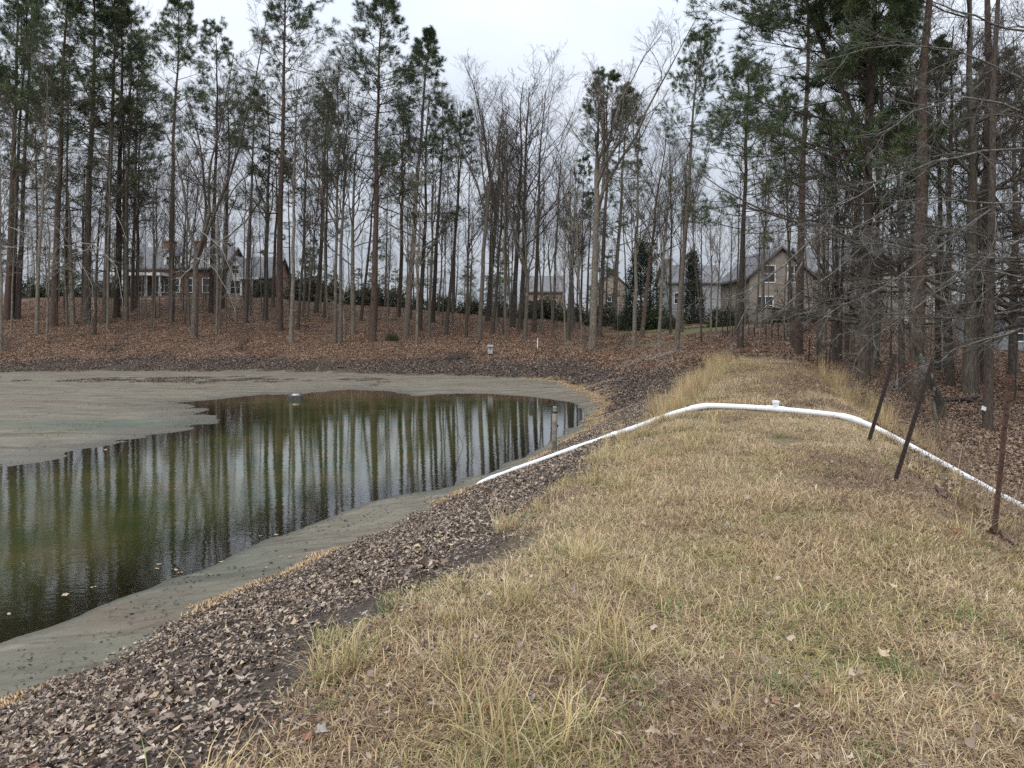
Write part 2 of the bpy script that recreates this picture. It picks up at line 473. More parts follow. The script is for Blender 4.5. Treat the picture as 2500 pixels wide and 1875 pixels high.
A_algae = np.clip(1.15 - ((GXX + 11.5) / 7.5) ** 2 - ((GYY - 26.8) / 2.6) ** 2, 0, 1) + 0.75 * np.clip(1.2 - np.abs(_nn + 7.0) / 1.6, 0, 1) * np.clip((_s - 3) / 6, 0, 1) * np.clip((30 - _s) / 6, 0, 1)
g_me = np_mesh('ground', np.stack([GXX, GYY, GZ], -1).reshape(-1, 3), [_q], True, mats=[m_ground],
    attrs={'mud': A_mud.ravel(), 'grass': A_grass.ravel(), 'lawn': np.clip(A_lawn, 0, 1).ravel(), 'damp': A_damp.ravel(), 'wet': A_wet.ravel(), 'algae': np.clip(A_algae, 0, 1).ravel()})
ground = add('ground', g_me)
tag(ground, 'leaf strewn ground rising from pond mud and grassy dam to wooded slope', 'ground', kind='structure')

# ------------------------------------------------------------------ water
m_water, _nt, _b, _out = new_mat('pond_water'); h = NT(_nt)
_p = h.pos()
_nt.nodes.remove(_b)
dep = h.attr('depth').outputs['Fac']
w1 = h.noise(h.mapping(_p, (1.0, 2.2, 1)), 3.4, 3, 0.55)
w2 = h.noise(h.mapping(_p, (1.0, 1.6, 1)), 15, 3, 0.6)
wpat = h.smooth(h.noise(_p, 0.23, 3, 0.5), 0.35, 0.7)
wh = h.math('ADD', h.math('MULTIPLY', w1, 0.55), h.math('MULTIPLY', h.math('MULTIPLY', w2, 0.13), h.math('ADD', wpat, 0.25)))
nb = h.bump(wh, 0.055, 0.05)
body = h.node('ShaderNodeBsdfDiffuse')
h.link(h.ramp(h.noise(_p, 0.5, 4, 0.6), [(0.35, (0.024, 0.036, 0.009)), (0.55, (0.046, 0.046, 0.012)), (0.72, (0.066, 0.052, 0.018))]), body.inputs['Color'])
clear = h.node('ShaderNodeBsdfTransparent'); clear.inputs[0].default_value = (0.62, 0.60, 0.42, 1)
mx = h.node('ShaderNodeMixShader'); h.link(h.smooth(dep, 0.0, 0.16), mx.inputs[0]); h.link(clear.outputs[0], mx.inputs[1]); h.link(body.outputs[0], mx.inputs[2])
gl = h.node('ShaderNodeBsdfGlossy'); gl.inputs['Roughness'].default_value = 0.012; gl.inputs['Color'].default_value = (1, 1, 1, 1); h.link(nb, gl.inputs['Normal'])
fr = h.node('ShaderNodeFresnel'); fr.inputs['IOR'].default_value = 1.75; h.link(nb, fr.inputs['Normal'])
m2 = h.node('ShaderNodeMixShader'); h.link(fr.outputs[0], m2.inputs[0]); h.link(mx.outputs[0], m2.inputs[1]); h.link(gl.outputs[0], m2.inputs[2])
h.link(m2.outputs[0], _out.inputs['Surface'])
_wx = np.linspace(-62, 12, 260); _wy = np.linspace(-24, 56, 280)
_wxx, _wyy = np.meshgrid(_wx, _wy, indexing='ij')
_dw, _iw = poly_dist(WATER_PG, _wxx, _wyy)
_sd = np.where(_iw, _dw, -_dw).reshape(_wxx.shape)
_wid = np.arange(_wxx.size).reshape(_wxx.shape)
_wq = np.stack([_wid[:-1, :-1], _wid[1:, :-1], _wid[1:, 1:], _wid[:-1, 1:]], -1).reshape(-1, 4)
_keep = (_sd.ravel()[_wq] > -3.0).any(1)
water = add('pond_water', np_mesh('pond_water', np.stack([_wxx, _wyy, np.full_like(_wxx, ZW)], -1).reshape(-1, 3), [_wq[_keep]], True, mats=[m_water],
    attrs={'depth': np.clip(_sd.ravel() * 0.055, 0, 1)}))
tag(water, 'murky olive green pond water mirroring trunks and pale sky', 'water', kind='structure')
# ------------------------------------------------------------------ scattering of litter, grass, chips
def gn_scatter(name, pts, rot, scl, idx, protos, label, cat):
    V = np.asarray(pts, np.float32)
    me = bpy.data.meshes.new(name); me.vertices.add(len(V)); me.vertices.foreach_set('co', V.ravel())
    for an, ty, val in (('rot', 'FLOAT_VECTOR', rot), ('scl', 'FLOAT', scl), ('idx', 'INT', idx)):
        a = me.attributes.new(an, ty, 'POINT')
        a.data.foreach_set('vector' if ty == 'FLOAT_VECTOR' else 'value', np.asarray(val, np.int32 if ty == 'INT' else np.float32).ravel())
    o = add(name, me)
    c = bpy.data.collections.new(name + '_source')
    for i, pm in enumerate(protos):
        po = bpy.data.objects.new('%s_%02d' % (name, i), pm); c.objects.link(po)
    ng = bpy.data.node_groups.new(name, 'GeometryNodeTree')
    ng.interface.new_socket('Geometry', in_out='INPUT', socket_type='NodeSocketGeometry')
    ng.interface.new_socket('Geometry', in_out='OUTPUT', socket_type='NodeSocketGeometry')
    N, L = ng.nodes, ng.links
    gi, go = N.new('NodeGroupInput'), N.new('NodeGroupOutput')
    ip = N.new('GeometryNodeInstanceOnPoints'); ip.inputs['Pick Instance'].default_value = True
    ci = N.new('GeometryNodeCollectionInfo'); ci.inputs['Collection'].default_value = c; ci.inputs['Separate Children'].default_value = True; ci.inputs['Reset Children'].default_value = True
    def na(n, t):
        q = N.new('GeometryNodeInputNamedAttribute'); q.data_type = t; q.inputs['Name'].default_value = n; return q.outputs['Attribute']
    er = N.new('FunctionNodeEulerToRotation'); L.new(na('rot', 'FLOAT_VECTOR'), er.inputs[0])
    L.new(gi.outputs[0], ip.inputs['Points']); L.new(ci.outputs[0], ip.inputs['Instance']); L.new(na('idx', 'INT'), ip.inputs['Instance Index'])
    L.new(er.outputs[0], ip.inputs['Rotation']); L.new(na('scl', 'FLOAT'), ip.inputs['Scale']); L.new(ip.outputs[0], go.inputs[0])
    m = o.modifiers.new('scatter', 'NODES'); m.node_group = ng
    tag(o, label, cat, kind='stuff')
    return o

def slope_rot(x, y, yaw, follow=1.0, e=0.25):
    gx = (z_at(x + e, y) - z_at(x - e, y)) / (2 * e) * follow; gy = (z_at(x, y + e) - z_at(x, y - e)) / (2 * e) * follow
    nz = nrm(np.stack([-gx, -gy, np.ones_like(gx)], -1))
    t = np.stack([np.cos(yaw), np.sin(yaw), np.zeros_like(yaw)], -1)
    tx = nrm(t - nz * (t * nz).sum(-1, keepdims=True)); ty = np.cross(nz, tx)
    return np.stack([np.arctan2(ty[:, 2], nz[:, 2]), -np.arcsin(np.clip(tx[:, 2], -1, 1)), np.arctan2(tx[:, 1], tx[:, 0])], -1)

def pick(rg, pal, n, w=None, var=0.2):
    pal = np.array(pal); k = rg.choice(len(pal), n, p=None if w is None else np.array(w) / np.sum(w))
    return pal[k] * (1 + var * (rg.random((n, 1)) * 2 - 1))

def _lobed(n, depth, aspect):
    a = np.linspace(0, 2 * np.pi, 2 * n, endpoint=False)
    r = np.where(np.arange(2 * n) % 2 == 0, 1.0, depth)
    P = np.stack([np.cos(a) * r * aspect, np.sin(a) * r], -1)
    return P
LEAF_SHAPES = [_lobed(5, 0.66, 0.9), _lobed(4, 0.74, 0.6), _lobed(3, 0.85, 0.5), _lobed(4, 0.7, 0.75)]
def leaf_cloud(rg, n, R, size, pal, w=None, tilt=0.5, hgt=0.03, shapes=LEAF_SHAPES, square=True, jit=1.0):
    Vs, Ts, Cs, off = [], [], [], 0
    which = rg.integers(0, len(shapes), n)
    for k, sh in enumerate(shapes):
        m = int((which == k).sum())
        if m == 0: continue
        P = np.concatenate([[[0, 0]], sh])
        sz = rg.uniform(size[0], size[1], (m, 1, 1)) * 0.5
        L = P[None] * sz * (1 + 0.24 * jit * rg.standard_normal((m, len(P), 1)) * (np.arange(len(P)) > 0)[None, :, None]) + 0.1 * jit * sz * rg.standard_normal((m, len(P), 2))
        curl = rg.uniform(-0.2, 1.5, (m, 1)); cu2 = rg.uniform(-0.8, 1.2, (m, 1))
        z = (curl * L[:, :, 0] ** 2 + cu2 * L[:, :, 1] ** 2) / (sz[:, :, 0] * 1.6)
        L3 = np.concatenate([L, z[:, :, None]], -1)
        ya = rg.uniform(0, 2 * np.pi, m); ti = rg.normal(0, tilt, m); az = rg.uniform(0, 2 * np.pi, m)
        c, s = np.cos(ya), np.sin(ya)
        X = L3[:, :, 0] * c[:, None] - L3[:, :, 1] * s[:, None]; Y = L3[:, :, 0] * s[:, None] + L3[:, :, 1] * c[:, None]; Z = L3[:, :, 2]
        # tilt about a horizontal axis
        ca, sa = np.cos(az)[:, None], np.sin(az)[:, None]
        u = X * ca + Y * sa; v = -X * sa + Y * ca
        ct, st = np.cos(ti)[:, None], np.sin(ti)[:, None]
        u2 = u * ct - Z * st; Z = u * st + Z * ct
        X = u2 * ca - v * sa; Y = u2 * sa + v * ca
        if square: px, py = rg.uniform(-R, R, m), rg.uniform(-R, R, m)
        else:
            rr = R * np.sqrt(rg.random(m)); aa = rg.uniform(0, 6.283, m); px, py = rr * np.cos(aa), rr * np.sin(aa)
        V = np.stack([X + px[:, None], Y + py[:, None], Z + rg.uniform(0.004, hgt, (m, 1))], -1)
        k2 = len(P); base = off + np.arange(m)[:, None] * k2
        ring = np.arange(1, k2); tr = np.stack([np.zeros(k2 - 1, int), ring, np.roll(ring, -1)], -1)
        Ts.append((base[:, :, None] + tr[None]).reshape(-1, 3)); Vs.append(V.reshape(-1, 3))
        col = pick(rg, pal, m, w); Cs.append(np.repeat(col, k2, 0)); off += m * k2
    return np.concatenate(Vs), np.concatenate(Ts), np.concatenate(Cs)

def blades(rg, n, R, length, width, lean, pal, w=None, square=False, bend=0.6, flat=0.0):
    if square: px, py = rg.uniform(-R, R, n), rg.uniform(-R, R, n)
    else:
        rr = R * np.sqrt(rg.random(n)); aa = rg.uniform(0, 6.283, n); px, py = rr * np.cos(aa), rr * np.sin(aa)
    L = rg.uniform(length[0], length[1], n); az = rg.uniform(0, 6.283, n); le = np.abs(rg.normal(lean, 0.3, n))
    wd = width * rg.uniform(0.6, 1.3, n)
    d = np.stack([np.cos(az), np.sin(az)], -1); side = np.stack([-d[:, 1], d[:, 0]], -1)
    lev = []
    pos = np.stack([px, py, np.full(n, -0.01)], -1)
    ang = le.copy()
    lev.append((pos.copy(), wd))
    for k, (fr, wk) in enumerate(((0.4, 0.9), (0.35, 0.6), (0.25, 0.12))):
        pos = pos + np.stack([d[:, 0] * np.sin(ang), d[:, 1] * np.sin(ang), np.cos(ang)], -1) * (L * fr)[:, None]
        pos[:, 2] = np.maximum(pos[:, 2], 0.004 + 0.01 * rg.random(n))
        lev.append((pos.copy(), wd * wk)); ang = ang + bend * rg.uniform(0.2, 1.3, n)
    V = []
    for p, wk in lev:
        o = np.concatenate([side * wk[:, None] * 0.5, np.zeros((n, 1))], -1)
        V += [p - o, p + o]
    V = np.stack(V, 1)
    b = np.arange(n)[:, None, None] * 8
    q = np.array([[0, 1, 3, 2], [2, 3, 5, 4], [4, 5, 7, 6]])[None]
    col = np.repeat(pick(rg, pal, n, w), 8, 0)
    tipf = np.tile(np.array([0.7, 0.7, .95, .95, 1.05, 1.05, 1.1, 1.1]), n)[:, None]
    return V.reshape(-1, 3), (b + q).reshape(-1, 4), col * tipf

def merged(name, parts, mat):
    V, T, Q, C, off = [], [], [], [], 0
    for v, f, c in parts:
        V.append(v); C.append(c); (T if f.shape[1] == 3 else Q).append(f + off); off += len(v)
    return np_mesh(name, np.concatenate(V), ([np.concatenate(T)] if T else []) + ([np.concatenate(Q)] if Q else []), False, np.concatenate(C), [mat])

m_leaf = veg_mat('dead_leaf', 0.6, 0.35, 0.12)
m_grass = veg_mat('dry_grass', 0.6, 0.35, 0.2)
m_chip = veg_mat('wood_chip', 0.8, 0.2)
PAL_BANK = [(.43,.34,.26),(.34,.26,.20),(.25,.185,.14),(.135,.10,.078),(.048,.037,.03),(.46,.35,.22),(.27,.145,.088),(.50,.42,.34)]
W_BANK = [2.6, 3.2, 3.2, 3.2, 3.6, .7, .5, .7]
PAL_DARK = [(.115,.080,.060),(.078,.054,.042),(.045,.033,.027),(.165,.118,.09),(.25,.19,.15),(.33,.265,.21)]
W_DARK = [3, 3, 3, 2, 1.0, .5]
PAL_FAR = [(.22,.130,.080),(.165,.096,.062),(.29,.185,.118),(.105,.066,.046),(.36,.265,.19),(.20,.142,.10)]
W_FAR = [3, 3, 2.2, 2.2, .8, 1.5]
PAL_DRY = [(.50,.375,.205),(.42,.30,.165),(.32,.22,.125),(.56,.46,.28),(.33,.28,.11),(.18,.205,.065),(.22,.135,.085),(.43,.27,.155)]
W_DRY = [3, 3, 2.4, 2.0, .8, .35, 2.2, 2.0]
PAL_GREEN = [(.10,.16,.045),(.14,.20,.06),(.20,.24,.08),(.33,.32,.13),(.08,.12,.05)]
PAL_BLOND = [(.52,.40,.21),(.46,.33,.17),(.40,.27,.14),(.56,.46,.27)]

def zone(x, y):
    dM, iM = poly_dist(MUD_PG, x, y); s, n = dam_sn(x, y)
    return np.where(iM, -dM, dM), s, n, (fbm(x * 0.8, y * 0.8, 3) - 0.5) * 1.3
def rand_in(n, x0, x1, y0, y1): return rng.uniform(x0, x1, n), rng.uniform(y0, y1, n)
def in_view(x, y, z, pad=1.12):
    u = np.abs(x) / np.maximum(y, 0.3); return (y > 0.4) & (u < 0.667 * pad + 1.2 / np.maximum(y, 0.4))
def lawn_at(x, y):
    i = np.clip(np.searchsorted(GX, x), 0, len(GX) - 1); j = np.clip(np.searchsorted(GY, y), 0, len(GY) - 1); return A_lawn[i, j]
# the run of the drain pipe, so that grass does not grow through it
PR = 0.05
_pa, _pb, _pc = (np.array(hit(*q, PR)[:2]) for q in ((1147, 1181), (1708, 998), (2078, 1026)))
_pd = _pc + DN * 4.6
def pipe_dist(x, y):
    d = np.full(len(x), 9e9)
    for a, b in ((_pa, _pb), (_pb, _pc), (_pc, _pd)):
        e = b - a; t = np.clip(((x - a[0]) * e[0] + (y - a[1]) * e[1]) / (e @ e), 0, 1); d = np.minimum(d, np.hypot(x - a[0] - t * e[0], y - a[1] - t * e[1]))
    return d
CLEAR = {'dam_grass': .24, 'shoulder_grass': .62, 'green_grass': .4, 'bunch_grass': .8, 'dead_weeds': .75, 'bank_leaf_litter': .26, 'downstream_leaf_litter': .5, 'leaf_crumb_litter': .3}
def put(name, x, y, scl, protos, label, cat, follow=1.0, idx=None, dz=0.0):
    if name in CLEAR:
        ok = pipe_dist(x, y) > CLEAR[name]
        x, y, scl = x[ok], y[ok], np.asarray(scl)[ok]
    z = z_at(x, y) + dz; yaw = rng.uniform(0, 6.283, len(x))
    gn_scatter(name, np.stack([x, y, z], -1), slope_rot(x, y, yaw, follow), scl, rng.integers(0, len(protos), len(x)) if idx is None else idx, protos, label, cat)

# -- litter on the dam's bank: grey, curled, many kinds of brown
P_bank = [merged('bank_leaves', [leaf_cloud(np.random.default_rng(100 + i), 105, 0.22, (.016, .056), PAL_BANK, W_BANK, 0.45, 0.035)], m_leaf) for i in range(7)]
x, y = rand_in(30000, -9, 13, 1.2, 42)
sg, s, n, wob = zone(x, y)
k = (sg > -0.02) & (n + wob * 0.7 < -2.3) & in_view(x, y, 0) & (s < 44) & (y < 45) & (x < 11)
k &= (rng.random(len(x)) < 0.70 * np.clip((-2.2 - n - wob * .7) / 0.9, 0.1, 1) * np.clip(0.25 + 1.6 * (fbm(x * 1.1 + 3, y * 1.1, 3) - 0.28), 0.15, 1))
put('bank_leaf_litter', x[k], y[k], rng.uniform(0.85, 1.25, k.sum()), P_bank, 'grey brown leaf litter covering the bank between pond mud and dam grass', 'leaves')

# -- dirt strip above it: fine crumbs of leaf
P_crumb = [merged('leaf_crumbs', [leaf_cloud(np.random.default_rng(130 + i), 70, 0.3, (.012, .035), PAL_BANK, [1, 2, 3, 4, 4, .4, .5, .6], 0.4, 0.02)], m_leaf) for i in range(3)]
x, y = rand_in(15000, -6, 9, 1.2, 24)
sg, s, n, wob = zone(x, y)
k = (sg > 0.3) & (n + wob * 0.7 < -1.6) & in_view(x, y, 0) & (rng.random(len(x)) < 0.35)
put('leaf_crumb_litter', x[k], y[k], rng.uniform(0.8, 1.2, k.sum()), P_crumb, 'fine leaf crumbs over dark soil along the upper bank', 'leaves')

# -- dark damp litter low on the far bank, red-brown litter under the trees
P_far = [merged('wood_leaves', [leaf_cloud(np.random.default_rng(150 + i), 150, 0.75, (.07, .17), PAL_FAR, W_FAR, 0.55, 0.07, LEAF_SHAPES[1:3])], m_leaf) for i in range(5)]
P_damp = [merged('damp_leaves', [leaf_cloud(np.random.default_rng(160 + i), 150, 0.75, (.07, .16), PAL_DARK, W_DARK, 0.5, 0.07, LEAF_SHAPES[1:3])], m_leaf) for i in range(4)]
x, y = rand_in(26000, -62, 60, 26, 112)
sg, s, n, wob = zone(x, y)
k = (sg > 0.0) & in_view(x, y, 0) & ~((n > -2.4) & (n < 1.8) & (s < 36)) & ~((n < -2) & (y < 28)) & (rng.random(len(x)) < np.clip(62 / y, 0, 1) * 0.8)
lw = z_at(x, y)
damp = k & (sg < 2.6 + 3.4 * (fbm(x * 0.25, y * 0.25, 3) - .4) + np.clip(38 - y, 0, 12) * .35) & (n < -0.5)
put('damp_leaf_litter', x[damp], y[damp], rng.uniform(0.8, 1.2, damp.sum()), P_damp, 'dark damp leaf litter low on the far bank of the pond', 'leaves')
kk = k & ~damp & (rng.random(len(x)) > 1.5 * lawn_at(x, y))
put('woodland_leaf_litter', x[kk], y[kk], rng.uniform(0.85, 1.3, kk.sum()), P_far, 'red brown leaf litter under the trees beyond the pond', 'leaves')
x, y = rand_in(9000, 2, 30, 3, 42)
sg, s, n, wob = zone(x, y)
k = (n > 2.2 + wob) & in_view(x, y, 0) & (rng.random(len(x)) < 0.8) & (lawn_at(x, y) < .45)
P_rw = [merged('side_leaves', [leaf_cloud(np.random.default_rng(180 + i), 130, 0.5, (.05, .11), PAL_FAR + PAL_BANK[:4], [2, 2, 2, 2, 1, 1, 1, 1.5, 1.5, 1.5], 0.5, 0.05, LEAF_SHAPES)], m_leaf) for i in range(4)]
put('downstream_leaf_litter', x[k], y[k], rng.uniform(0.8, 1.2, k.sum()), P_rw, 'brown leaf litter on the wooded side below the dam', 'leaves')

# -- mown dry grass on the crest: tan, leafy brown, bleached and greenish patches
PAL_BROWN = [(.26,.165,.105),(.33,.22,.14),(.20,.125,.08),(.40,.28,.17),(.46,.35,.21),(.16,.105,.07)]
PAL_BLEACH = [(.56,.44,.27),(.49,.37,.215),(.42,.30,.17),(.33,.25,.125),(.62,.52,.36)]
PAL_MIX = [(.38,.31,.13),(.26,.245,.085),(.17,.20,.06),(.50,.40,.20),(.42,.31,.165)]
P_grass = []
for i in range(12):
    rg = np.random.default_rng(200 + i); fam = i // 3
    pal = (PAL_DRY, PAL_BROWN, PAL_BLEACH, PAL_MIX)[fam]; ww = W_DRY if fam == 0 else None
    nl = (16, 30, 8, 10)[fam]
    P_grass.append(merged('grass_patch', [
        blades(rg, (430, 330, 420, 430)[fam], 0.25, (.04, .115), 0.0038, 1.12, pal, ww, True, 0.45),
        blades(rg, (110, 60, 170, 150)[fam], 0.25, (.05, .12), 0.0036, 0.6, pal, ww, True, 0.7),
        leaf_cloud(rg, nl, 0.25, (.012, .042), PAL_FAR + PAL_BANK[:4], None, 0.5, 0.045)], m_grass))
x, y = rand_in(34000, -4, 16, 1.0, 40)
sg, s, n, wob = zone(x, y)
k = (sg > 0.4) & (n + wob * 0.7 > -2.05) & (n + wob < 2.3) & (s < 37 + 2 * wob) & in_view(x, y, 0)
bare = np.clip((fbm(x * 0.75 + 9, y * 0.75, 4) - .28) * 6, .6, 1)
dens = np.where(y < 9, 0.44, np.where(y < 18, 0.30, 0.2)) * np.clip((n + wob * .7 + 2.1) / .5, .25, 1) * np.clip((2.3 - n - wob) / 0.8, 0.25, 1) * bare
k &= rng.random(len(x)) < dens * 1.15
x, y, n, s = x[k], y[k], n[k], s[k]
f1, f2, f3 = (fbm(x * q + o, y * q + o, 3) + rng.normal(0, .10, len(x)) for q, o in ((.55, 3.), (.5, 40.), (.8, 77.)))
brown = f1 + .05 * np.clip(n, -1, 2) + .06 * np.clip((s - 14) / 10, 0, 1)
fam = np.where(brown > .60, 1, np.where(f2 > .54, 2, np.where((f3 > .74) | ((n < -1.2) & (f3 > .58)) | ((y < 3.6) & (f3 > .64)), 3, 0)))
keep = pipe_dist(x, y) > CLEAR['dam_grass']
x, y, fam = x[keep], y[keep], fam[keep]
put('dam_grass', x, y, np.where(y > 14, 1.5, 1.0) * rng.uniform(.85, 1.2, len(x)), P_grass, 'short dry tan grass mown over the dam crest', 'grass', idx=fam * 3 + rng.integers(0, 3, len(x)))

# -- taller unmown grass on the shoulders
P_tall = []
for i in range(6):
    rg = np.random.default_rng(230 + i)
    pal = [(.52,.42,.21),(.45,.345,.165),(.36,.31,.12),(.56,.48,.29),(.22,.24,.08),(.44,.28,.15)]
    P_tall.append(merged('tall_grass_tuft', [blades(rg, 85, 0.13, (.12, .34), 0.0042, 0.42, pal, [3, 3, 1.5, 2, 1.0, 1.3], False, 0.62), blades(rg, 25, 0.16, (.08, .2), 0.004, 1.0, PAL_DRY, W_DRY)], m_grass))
x, y = rand_in(22000, -4, 12, 1.5, 40)
sg, s, n, wob = zone(x, y)
left = (n + wob * 0.7 > -2.15) & (n + wob * .8 < -0.75 + 0.25 * np.clip(6 - s, 0, 4)) & (sg > 0.5)
right = (n + wob * .6 > 1.45) & (n < 3.2)
k = (left & (rng.random(len(x)) < 0.11 * np.clip(1.2 - 1.3 * (fbm(x * .9, y * .9 + 7, 3) - .3), .2, 1)) | right & (rng.random(len(x)) < 0.10)) & (s < 36) & in_view(x, y, 0)
put('shoulder_grass', x[k], y[k], rng.uniform(0.6, 1.15, k.sum()), P_tall, 'longer straw coloured grass tufts along the shoulders of the dam', 'grass', 0.5)

# -- green tufts and low weeds
P_green = [merged('green_tuft', [blades(np.random.default_rng(260 + i), 90, 0.10, (.05, .15), 0.004, 0.55, PAL_GREEN, None, False, 0.6)], m_grass) for i in range(4)]
x, y = rand_in(2600, -4, 9, 1.8, 22)
sg, s, n, wob = zone(x, y)
k = (sg > 0.7) & (n + wob > -2.0) & (n < 3) & in_view(x, y, 0) & (rng.random(len(x)) < np.where(n < -0.9, .30, np.where(y < 4.2, .42, .07)))
put('green_grass', x[k], y[k], rng.uniform(.5, 1.05, k.sum()), P_green, 'small green grass tufts showing through the dry grass', 'grass', 0.5)

# -- blond bunch grass, tall, at the far shoulders
P_blond = [merged('bunch_grass', [blades(np.random.default_rng(280 + i), 70, 0.12, (.35, 1.0), 0.005, 0.2, PAL_BLOND, None, False, 0.22)], m_grass) for i in range(4)]
def bunches(n, s0, s1, n0, n1):
    ss, nn_ = rng.uniform(s0, s1, n), rng.uniform(n0, n1, n)
    return ss * DT[0] + nn_ * DN[0], ss * DT[1] + nn_ * DN[1]
bx, by = [np.concatenate(c) for c in zip(bunches(85, 15.5, 33, -2.5, -1.35), bunches(8, 9, 15, -2.2, -1.6), bunches(26, 17, 28, 1.6, 2.5), bunches(16, 12.5, 17, 1.8, 2.9), bunches(8, 4, 10, 2.2, 3.4))]
put('bunch_grass', bx, by, rng.uniform(.45, 1.0, len(bx)) * np.clip(by / 20, .6, 1), P_blond, 'tall blond bunch grass standing along both edges of the dam', 'grass', 0.2)

# -- wood chips floated into a line along the old waterline
PAL_CHIP = [(.50,.35,.18),(.42,.28,.15),(.58,.44,.26),(.33,.22,.12),(.54,.42,.28),(.22,.15,.10)]
P_chip = [merged('chips', [leaf_cloud(np.random.default_rng(300 + i), 140, 0.13, (.010, .030), PAL_CHIP, [3, 3, 2, 2, 2, 1], 0.25, 0.012, [_lobed(2, .55, 1.6)])], m_chip) for i in range(4)]
cx, cy = [], []
mp = MUD_PG[4:4 + len(MUD_IMG)]
seg = np.linalg.norm(np.diff(mp, axis=0), axis=1)
for i in range(len(seg)):
    a, b = mp[i], mp[i + 1]
    d = (b - a) / seg[i]; nr = np.array([-d[1], d[0]])
    far = a[1] > 24 and a[1] < 47 and a[0] > 1
    m = int(seg[i] * (26 if far else 24)) if a[1] < 47 else 0
    t = rng.uniform(0, seg[i], m); wd = 0.42 if far else 0.10
    off = rng.normal(0.12 if far else 0.02, wd, m)
    qx, qy = a[0] + d[0] * t + nr[0] * off, a[1] + d[1] * t + nr[1] * off
    kk = (fbm(qx * .55 + 1, qy * .55, 2) > (0.40 if not far else 0.2)) if not far else (np.abs(off - .12) < .75)
    cx.append(qx[kk]); cy.append(qy[kk])
cx, cy = np.concatenate(cx), np.concatenate(cy)
put('wood_chip_line', cx, cy, rng.uniform(.7, 1.2, len(cx)), P_chip, 'orange tan wood chips left in a line at the edge of the mud', 'wood chips')

# -- blackened leaves lying on the mud, pale ones too
P_speck = [merged('mud_leaf', [leaf_cloud(np.random.default_rng(320 + i), 12, 0.28, (.012, .055), [(.022,.018,.014),(.035,.028,.022),(.05,.04,.03),(.34,.25,.16)], [4, 3, 2, .8], 0.3, 0.012)], m_leaf) for i in range(5)]
x, y = rand_in(5000, -30, 6, 5, 52)
sg, s, n, wob = zone(x, y); dw, iw = poly_dist(WATER_PG, x, y)
k = (sg < -0.05) & (~iw) & in_view(x, y, 0) & (rng.random(len(x)) < np.where(sg > -1.8, .55, .22))
put('mud_leaves', x[k], y[k], rng.uniform(.7, 1.3, k.sum()), P_speck, 'scattered blackened leaves stuck to the bare pond mud', 'leaves')
# leaf drift lying on the far mud flat
x = rng.normal(-20, 5.5, 80); y = rng.normal(47.3, 1.1, 80)
put('mud_flat_leaf_drift', x, y, rng.uniform(.4, .8, 80), P_damp, 'thin drift of brown leaves on the grey mud flat', 'leaves')

# -- dead weed stalks, brambles and seedlings on the downstream shoulder
P_weed = []
for i in range(5):
    rg = np.random.default_rng(340 + i)
    P_weed.append(merged('dead_weed', [blades(rg, 26, 0.16, (.25, .75), 0.005, 0.35, [(.20,.14,.09),(.28,.20,.12),(.14,.10,.075),(.35,.26,.15)], None, False, 0.35), leaf_cloud(rg, 22, .2, (.02, .05), PAL_FAR, None, .9, .4)], m_grass))
x, y = rand_in(5000, 2, 16, 3, 30)
sg, s, n, wob = zone(x, y)
k = (n > 1.75 + .4 * wob) & (n < 4.6) & in_view(x, y, 0) & (rng.random(len(x)) < .30)
put('dead_weeds', x[k], y[k], rng.uniform(.5, 1.1, k.sum()), P_weed, 'tangle of dead brown weed stalks on the downstream shoulder', 'weeds', 0.3)
# ------------------------------------------------------------------ tree makers
def bark_mat(name, dark, mid, light, lichen=0.0, vscale=(6, 6, 1.2)):
    m, nt, b, out = new_mat(name); h = NT(nt)
    v = h.obj(); f = h.noise(h.mapping(v, vscale), 3.5, 6, 0.7)
    c = h.ramp(f, [(0.32, dark), (0.5, mid), (0.68, light)])
    if lichen:
        l = h.smooth(h.noise(v, 2.3, 5, 0.65), 0.56, 0.66)
        c = h.mix(h.math('MULTIPLY', l, lichen), c, (0.34, 0.36, 0.31))
    oc = h.node('ShaderNodeObjectInfo').outputs['Color']
    h.link(h.mix(1.0, c, oc, 'MULTIPLY'), b.inputs['Base Color'])
    b.inputs['Roughness'].default_value = 0.9; b.inputs['Specular IOR Level'].default_value = 0.2
    h.link(h.bump(f, 0.8, 0.03), b.inputs['Normal'])
    return m
m_pinebark = bark_mat('pine_bark', (.034,.028,.024), (.095,.077,.065), (.17,.143,.122))
m_bark = bark_mat('grey_bark', (.050,.043,.036), (.125,.108,.090), (.22,.195,.165), 0.35)
m_twig = bark_mat('twig_bark', (.048,.038,.031), (.085,.068,.056), (.13,.106,.09), 0.0, (2, 2, 2))
m_pale = bark_mat('pale_twig_bark', (.16,.145,.125), (.28,.26,.225), (.42,.40,.35), 0.3, (2, 2, 2))
m_needle = veg_mat('pine_needles', 0.5, 0.3, 0.15, 0.4)
m_ever = veg_mat('evergreen_leaves', 0.5, 0.25, 0.1, 0.4)

